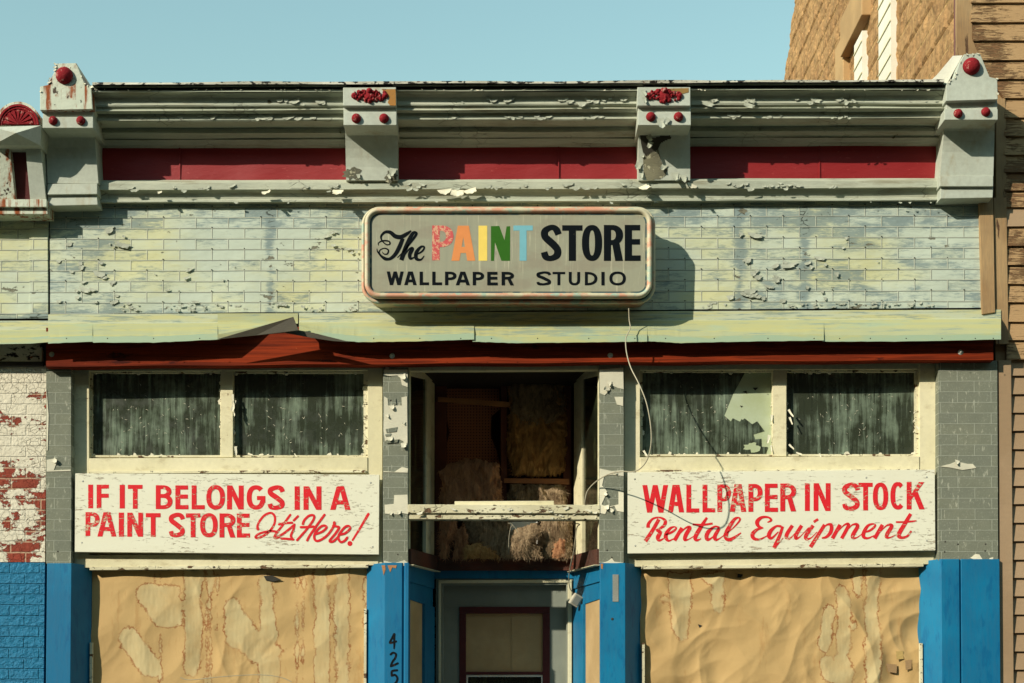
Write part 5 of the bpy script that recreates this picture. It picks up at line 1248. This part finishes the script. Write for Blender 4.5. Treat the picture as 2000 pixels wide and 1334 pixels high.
# house number
p = Pen(740, 1220, 11.7, -0.0365)
for st in ([(345, 215), (300, 310), (250, 412), (320, 405), (392, 383)], [(355, 215), (350, 330), (352, 440), (345, 545, 30)], [(268, 680), (320, 642), (388, 672), (372, 760), (305, 855), (272, 950)], [(272, 950), (340, 925), (430, 882)], [(415, 1042), (300, 1062), (292, 1165)], [(292, 1165), (370, 1150), (422, 1225), (390, 1320), (320, 1375)]): p.stroke(st, 48, rnd=True)
p.done('house_number', 'number_paint', p1, 'black numerals 425 painted one below the other')

# ------------------------------------------------------------ box sign
sign = thing('box_sign', 'rounded box sign lettered The PAINT STORE WALLPAPER STUDIO hanging on the tin cladding', 'sign')
def rr(u0, v0, u1, v1, r, Y, n=10, vr=0.0):
    out = []
    for cx, cy, a0 in ((u1 - r, v0 + r, -90), (u1 - r, v1 - r, 0), (u0 + r, v1 - r, 90), (u0 + r, v0 + r, 180)):
        for i in range(n + 1):
            a = math.radians(a0 + 90 * i / n); out.append(W(cx + r * math.cos(a), cy + r * math.sin(a), Y))
    return out
def loft(mb, rings, cap0=True, cap1=True):
    n = len(rings[0]); vs = [p for r in rings for p in r]; fs = []
    for i in range(len(rings) - 1):
        for j in range(n): fs.append((i * n + j, i * n + (j + 1) % n, (i + 1) * n + (j + 1) % n, (i + 1) * n + j))
    if cap0: fs.append(tuple(range(n)))
    if cap1: fs.append(tuple((len(rings) - 1) * n + j for j in range(n)))
    return mb.add(vs, fs)
def at_depth(u0, v0, u1, v1, r, Yimg, Y):
    return [Vector((p.x, Y, p.z)) for p in rr(u0, v0, u1, v1, r, Yimg)]
O = (709, 404, 1277, 587)
R_ = lambda g, Y, r=32: at_depth(O[0] + g, O[1] + g, O[2] - g, O[3] - g, max(r - g, 4), -0.30, Y)
mb = MB(); loft(mb, [R_(6, -0.01), R_(6, -0.15), R_(4, -0.19), R_(1, -0.20), R_(1, -0.225), R_(3.5, -0.235)], True, True); body = mb.build('sign_body', 'lb_frame', sign)
mb = MB(); loft(mb, [R_(3.5, -0.234), R_(-2.5, -0.24), R_(-4, -0.255), R_(-2.5, -0.272), R_(1.0, -0.275), R_(3.0, -0.262)], False, False); mb.build('outer_rim', 'lb_frame', body, smooth=True)
mb = MB(); loft(mb, [R_(3.0, -0.262), R_(6, -0.268), R_(8, -0.30)], False, False); mb.build('rim_groove', 'lb_groove', body)
mb = MB(); loft(mb, [R_(4.0, -0.285), R_(3.5, -0.315), R_(5, -0.33), R_(8, -0.337), R_(11, -0.333), R_(13, -0.322), R_(14, -0.30)], False, False); mb.build('inner_rim', 'lb_frame', body, smooth=True)
mb = MB(); loft(mb, [R_(13.5, -0.306), R_(14.5, -0.306), R_(17.5, -0.3085)], False, False); mb.build('face_edge', 'lb_groove', body)
YF = -0.309
mb = MB(); mb.add(R_(17, YF), [tuple(range(44))]); mb.build('sign_face', 'lb_face', sign)
YT = YF - 0.0012
p = Pen(720, 420, 5.882, YT)
for st in ([(115, 350, 8), (112, 322, 12), (160, 296, 18), (228, 300, 18), (245, 330, 18), (205, 340, 14), (152, 292, 16), (145, 240, 26), (190, 196, 32), (250, 200, 42), (305, 243, 50), (370, 252, 50), (440, 215, 40), (488, 180, 18)],
           [(392, 268, 44), (352, 370, 50), (300, 458, 44), (232, 506, 34), (160, 482, 28), (122, 440, 20), (132, 402, 14), (180, 382, 14), (226, 402, 18), (214, 446, 18), (172, 446, 12), (160, 420, 8)], [(95, 385, 8), (108, 430, 16), (178, 508, 18), (240, 514, 16)],
           [(330, 490, 10), (400, 420, 16), (455, 350, 22), (540, 235, 30), (546, 200, 22), (502, 218, 42), (432, 360, 52), (375, 518, 50)], [(418, 455, 12), (470, 388, 20), (502, 388, 42), (472, 452, 44), (482, 500, 32), (530, 482, 12)],
           [(530, 462, 12), (610, 420, 22), (640, 370, 20), (600, 366, 28), (548, 430, 44), (548, 500, 40), (600, 512, 22), (638, 468, 12)]): p.stroke(st)
p.done('script_lettering', 'black_letter', sign, 'black script word The')
for ch, a, w, b, m, lb in (('P', (730, 120, 975, 520), 86, 66, 'pink_letter', 'worn pink letter P'), ('A', (950, 122, 1225, 525), 88, 70, 'orange_letter', 'orange letter A'), ('I', (1262, 122, 1362, 525), 90, 70, 'yellow_letter', 'yellow letter I'), ('N', (1405, 125, 1625, 525), 56, 60, 'green_letter', 'green letter N'), ('T', (1663, 120, 1885, 525), 80, 58, 'skyblue_letter', 'light blue letter T')):
    p = Pen(720, 420, 5.882, YT)
    if ch == 'N':
        p.fill([(1405, 128), (1500, 125), (1560, 290), (1585, 130), (1625, 128), (1624, 525), (1525, 525), (1450, 310), (1440, 525), (1405, 525)])
    else: p.glyph(ch, *a, w, b)
    p.done('colour_letter', m, sign, lb)
p = Pen(720, 420, 5.882, YT)
p.word([('W', 207, 403, 648, 805), ('A', 408, 552, 648, 805), ('L', 585, 693, 650, 805), ('L', 730, 843, 650, 805), ('P', 877, 1008, 650, 805), ('A', 1000, 1163, 650, 806), ('P', 1195, 1325, 652, 806), ('E', 1362, 1482, 652, 806), ('R', 1527, 1668, 652, 806)], 38, 32)
p.done('lettering', 'black_letter', sign, 'black word WALLPAPER')
p = Pen(1020, 420, 7.692, YT)
p.word([('S', 285, 583, 146, 692), ('T', 600, 905, 153, 688), ('O', 896, 1200, 148, 690), ('R', 1226, 1514, 149, 688), ('E', 1540, 1778, 148, 688)], 108, 82)
p.done('lettering', 'black_letter', sign, 'heavy black word STORE')
p = Pen(1020, 420, 7.692, YT)
p.word([('S', 218, 428, 845, 1058), ('T', 455, 645, 854, 1054), ('U', 698, 870, 854, 1056), ('D', 940, 1128, 854, 1055), ('I', 1188, 1237, 854, 1056), ('O', 1308, 1556, 848, 1056)], 45, 35)
p.done('lettering', 'black_letter', sign, 'black word STUDIO')
mb = MB()
for u in (760, 1228): mb.box((W(u, 500, 0).x - .02, -.01, W(u, 410, 0).z), (W(u, 500, 0).x + .02, -.004, W(u, 392, 0).z))
mb.build('mounting_strap', 'metal', body)

# ============================================================ LEFT NEIGHBOUR
ln_ = thing('brick_building', 'brick shop on the left edge, white paint peeling above and blue paint below', 'building')
xn0 = XL - 3.2; xn1 = XL - 0.004
zb = W(50, 1098, 0).z; ztp = W(50, 714, 0).z
MB().box((xn0, -0.01, 0.0), (xn1 - .0, 9, zb)).build('painted_base', 'blue_brick', ln_)
MB().box((xn0, -0.006, zb), (xn1, 9, ztp)).build('brick_wall', 'peel_brick', ln_)
MB().box((xn0, 0.02, ztp), (xn1, 9, W(50, 260, 0).z)).build('upper_wall', 'dark', ln_)
m = MB(); m.poly([(-700, 668), (82, 672), (82, 712), (-700, 712)], -0.02, 0.1); m.build('lintel_beam', 'cap', ln_, bevel=0.004)
m = MB(); m.poly([(-700, 704), (84, 706), (84, 714), (-700, 714)], -0.04, 0.1); m.build('lintel_trim', 'tar', ln_, bevel=0.003)
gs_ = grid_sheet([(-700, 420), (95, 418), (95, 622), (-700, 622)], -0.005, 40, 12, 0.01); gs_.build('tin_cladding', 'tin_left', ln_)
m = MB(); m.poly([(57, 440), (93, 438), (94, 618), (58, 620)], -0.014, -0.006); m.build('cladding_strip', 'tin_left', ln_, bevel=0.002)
f = flash_seg([(-700, 672), (-200, 672), (0, 672), (60, 671), (97, 668)], 622, Yb=-0.225); f = flash_build(f, ln_)
# its bracket: half round fan over a gabled block with a red slot
m = MB(); arc = [(35 + 45 * math.cos(math.radians(a)), 243 - 45 * math.sin(math.radians(a))) for a in range(0, 181, 10)]
m.poly(arc, -0.40, 0.0); lb = m.build('cornice_bracket', 'rusty', ln_, label='bracket with red sunburst over a gabled block', bevel=0.003)
m = MB()
for k, (r1, r2) in enumerate(((40, 36), (35, 31))):
    o_ = [(35 + r1 * math.cos(math.radians(a)), 243 - r1 * math.sin(math.radians(a))) for a in range(0, 181, 10)]; i_ = [(35 + r2 * math.cos(math.radians(a)), 243 - r2 * math.sin(math.radians(a))) for a in range(180, -1, -10)]
    m.poly(o_ + i_, -0.42 + k * .008, -0.39)
for a in range(0, 180, 20):
    pts = [(35, 242)] + [(35 + 29 * math.cos(math.radians(q)), 243 - 29 * math.sin(math.radians(q))) for q in (a + 4, a + 10, a + 16)]
    m.poly(pts, -0.418, -0.395)
m.build('sunburst', 'stud', lb)
MB().poly([(35 + 31 * math.cos(math.radians(a)), 243 - 31 * math.sin(math.radians(a))) for a in range(0, 181, 10)], -0.404, -0.39).build('fan_ground', 'stud', lb)
m = MB(); Yb_ = -0.30
a0, a1, a2 = W(-15, 248, -.42), W(80, 245, -.42), W(30, 244, -.42)
apx = W(30, 260, -.46); l1, r1 = W(-15, 284, -.36), W(79, 284, -.36)
m.add([a0, a1, r1, apx, l1, Vector((a0.x, 0, a0.z)), Vector((a1.x, 0, a1.z)), Vector((r1.x, 0, r1.z)), Vector((l1.x, 0, l1.z))], [(0, 1, 3), (0, 3, 4), (1, 2, 3), (0, 5, 6, 1), (1, 6, 7, 2), (0, 4, 8, 5), (3, 2, 7, 8, 4)])
m.build('gabled_block', 'bracket', lb)
def leanbox(ul0, ur0, ul1, ur1, v0, v1, Y0, Y1, mt, nm, parent, yb=0.0):
    a, b, c, d = W(ul0, v0, Y0), W(ur0, v0, Y0), W(ur1, v1, Y1), W(ul1, v1, Y1)
    return MB().prism([a, b, c, d], [Vector((p.x, yb, p.z)) for p in (a, b, c, d)]).build(nm, mt, parent, bevel=0.002)
leanbox(-12, 18, 0, 30, 283, 390, -.30, -.17, 'rusty', 'bracket_leg', lb)
leanbox(49, 79, 59, 90, 283, 390, -.30, -.17, 'bracket', 'bracket_leg', lb)
leanbox(17, 50, 29, 60, 276, 391, -.24, -.13, 'maroon', 'slot', lb)
leanbox(-12, 80, -12, 80, 268, 286, -.335, -.315, 'rusty', 'cross_piece', lb)
m = MB(); m.poly([(-700, 390), (91, 389), (91, 404), (-700, 404)], -0.21, 0.0); m.poly([(-700, 404), (92, 403), (93, 418), (-700, 418)], -0.18, 0.0); m.build('cornice_sill', 'rusty', ln_, bevel=0.003)
m = MB(); m.poly([(-700, 215), (-20, 215), (-20, 290), (-700, 290)], -0.33, 0.0); m.build('cornice', 'cornice', ln_)
MB().poly([(-700, 285), (-12, 285), (-12, 395), (-700, 395)], 0.0, .02).build('frieze_panel', 'red', ln_)

# ============================================================ RIGHT NEIGHBOUR
rn = thing('clapboard_building', 'tall tan clapboard building on the right with a rough block side wall', 'building')
XW = 3.86
# clapboards
def boards(u0, u1, vs_, mat, Yb=0.02, dY=-0.022, left=None, name='siding'):
    mb = MB(); fs = []; vs = []
    for va, vb in zip(vs_, vs_[1:]):
        ul0 = left(va) if left else u0; ul1 = left(vb) if left else u0
        a, b = W(ul0, va, Yb), W(u1, va - 4, Yb); c, d = W(u1, vb - 4, Yb + dY), W(ul1, vb, Yb + dY)
        k = 0.003; n = 20
        P = []
        for i in range(n + 1):
            t = i / n; w1 = 0.002 * mn.noise(Vector((t * 9, va, 0))); w2 = 0.004 * mn.noise(Vector((t * 9, va, 7)))
            P.append((a.lerp(b, t) + Vector((0, w1, 0)), d.lerp(c, t) + Vector((0, w1, w2))))
        vsl = []
        for top, bot in P: vsl += [top, bot, bot + Vector((0, -dY + 0.012, 0)), top + Vector((0, 0.02, 0))]
        fsl = []
        for i in range(n):
            for j in range(4): fsl.append((i * 4 + j, i * 4 + (j + 1) % 4, i * 4 + 4 + (j + 1) % 4, i * 4 + 4 + j))
        fsl += [(0, 1, 2, 3), (n * 4 + 3, n * 4 + 2, n * 4 + 1, n * 4)]
        mb.add(vsl, fsl)
    return mb.build(name, mat, rn)
def left_old(v):
    if v < 70: return 1897
    if v < 165: return 1897 + (v - 70) * 0.42
    return 1962
boards(0, 2700, [-1300 + 37.3 * i for i in range(33)] + [-70, -32, 5, 43, 79, 117, 154, 191], 'siding_old', left=left_old)
boards(1962, 2700, [191, 229, 265, 302, 336, 372, 404], 'siding_old')
boards(1966, 2700, [404, 442], 'siding')
boards(1966, 2700, [442, 480, 517, 554, 590, 628, 664, 702], 'siding_old')
boards(1974, 2700, [702] + [733.5 + 35.9 * i for i in range(30)], 'siding', Yb=0.035)
MB().box((XW, 0.055, 0), (XW + 6.5, 7, 14.0)).build('wall_core', 'tan_trim', rn)
m = MB(); m.poly([(1899, -1300), (1899, 75), (1936, 165), (1936, 205), (1868, 205), (1868, -1300)], 0.012, 0.05); m.build('corner_board', 'raw_board', rn, bevel=0.003)
m = MB(); m.poly([(1946, 192), (1964, 192), (1968, 668), (1944, 668)], 0.006, 0.05); m.build('corner_board', 'raw_board', rn, bevel=0.003)
m = MB(); m.poly([(1950, 704), (1975, 703), (1984, 1830), (1954, 1830)], -0.004, 0.05); m.build('corner_board', 'siding', rn, bevel=0.003)
m = MB(); m.poly([(1912, 388), (1940, 386), (1944, 610), (1918, 614)], -0.03, 0.0); m.build('filler_board', 'raw_board', rn, bevel=0.004)
m = MB(); m.poly([(1941, 386), (1966, 386), (1970, 672), (1945, 672)], -0.008, 0.005); m.build('filler_board', 'raw_board', rn, bevel=0.003)
m = MB(); m.tube([WX(1868, v, 3.84) if 0 else W(1867, v, 0.9) for v in (-1200, 60, 130, 200)], 0.017, 8); m.build('down_pipe', 'maroon', rn)
m = MB(); m.box((W(1873, 100, .85).x, .5, 3.5), (W(1903, 100, .85).x, .9, 14.0)); m.build('corner_board', 'raw_board', rn)
# block side wall running back, with a ragged far corner
zt_ = 14.0
def YofU(u): return 3.86 * 3000 / (u - HU) - 12
mb = MB(); yn, yf = 0.05, YofU(1549); ny, nz = 230, 300; vs = []; fs = []
for j in range(nz + 1):
    z = 4.5 + (zt_ - 4.5) * j / nz
    for i in range(ny + 1):
        y = yn + (yf + 0.6 - 1.08 * (z - 9.96) + .12 * mn.noise(Vector((z * 5, 2, 9))) - yn) * i / ny
        row = z / 0.205; q = (y + (0.205 if int(row) % 2 else 0)) / 0.41
        fy = abs(q - math.floor(q) - .5) * 2; fz = abs(row - math.floor(row) - .5) * 2
        bl = min(1, (1 - fy) * 7) * min(1, (1 - fz) * 5)
        n_ = mn.noise(Vector((y * 5, 1, z * 7))) + 0.6 * mn.noise(Vector((y * 13, 4, z * 15)))
        vs.append((XW - 0.012 - bl * (0.022 + 0.009 * n_), y, z))
for j in range(nz):
    for i in range(ny): q = j * (ny + 1) + i; fs.append((q, q + 1, q + ny + 2, q + ny + 1))
mb.add(vs, fs).build('side_wall', 'block', rn)
def wall_rect(y0, y1, z0, z1, x0, x1): return MB().box((x0, y0, z0), (x1, y1, z1))
def zAt(v, Y): return W(1900, v, Y).z
ya, yb2 = YofU(1762), YofU(1737)
w1 = wall_rect(ya, yb2, 3.8, zt_ - .1, XW - .085, XW - .02).build('window', 'white_infill', rn, label='tall side window boarded with white slats, nearest')
ws = MB(); z = 3.8
while z < zt_: ws.box((XW - .095, ya, z), (XW - .084, yb2, z + .012)); z += 0.17
ws.build('slat', 'cream', w1, kind='stuff')
yc, yd = YofU(1704), YofU(1688)
zz = WX(1696, 66, XW).z
w2_ = wall_rect(yc, yd, 3.8, zz, XW - .085, XW - .02).build('window', 'white_infill', rn, label='side window boarded with white slats below the tan lintel')
ws = MB(); z = 3.8
while z < zz - .05: ws.box((XW - .095, yc, z), (XW - .084, yd, z + .012)); z += 0.17
ws.build('slat', 'cream', w2_, kind='stuff')
ylA, ylB = YofU(1712), YofU(1668)
zl = WX(1690, 62, XW).z
wall_rect(ylA, ylB, zl, zl + .42, XW - .13, XW).build('lintel', 'lintel', rn, bevel=0.01)
wall_rect(YofU(1668), YofU(1652), 3.8, zAt(120, 5) + .3, XW - .10, XW).build('buttress', 'lintel', rn, bevel=0.01)
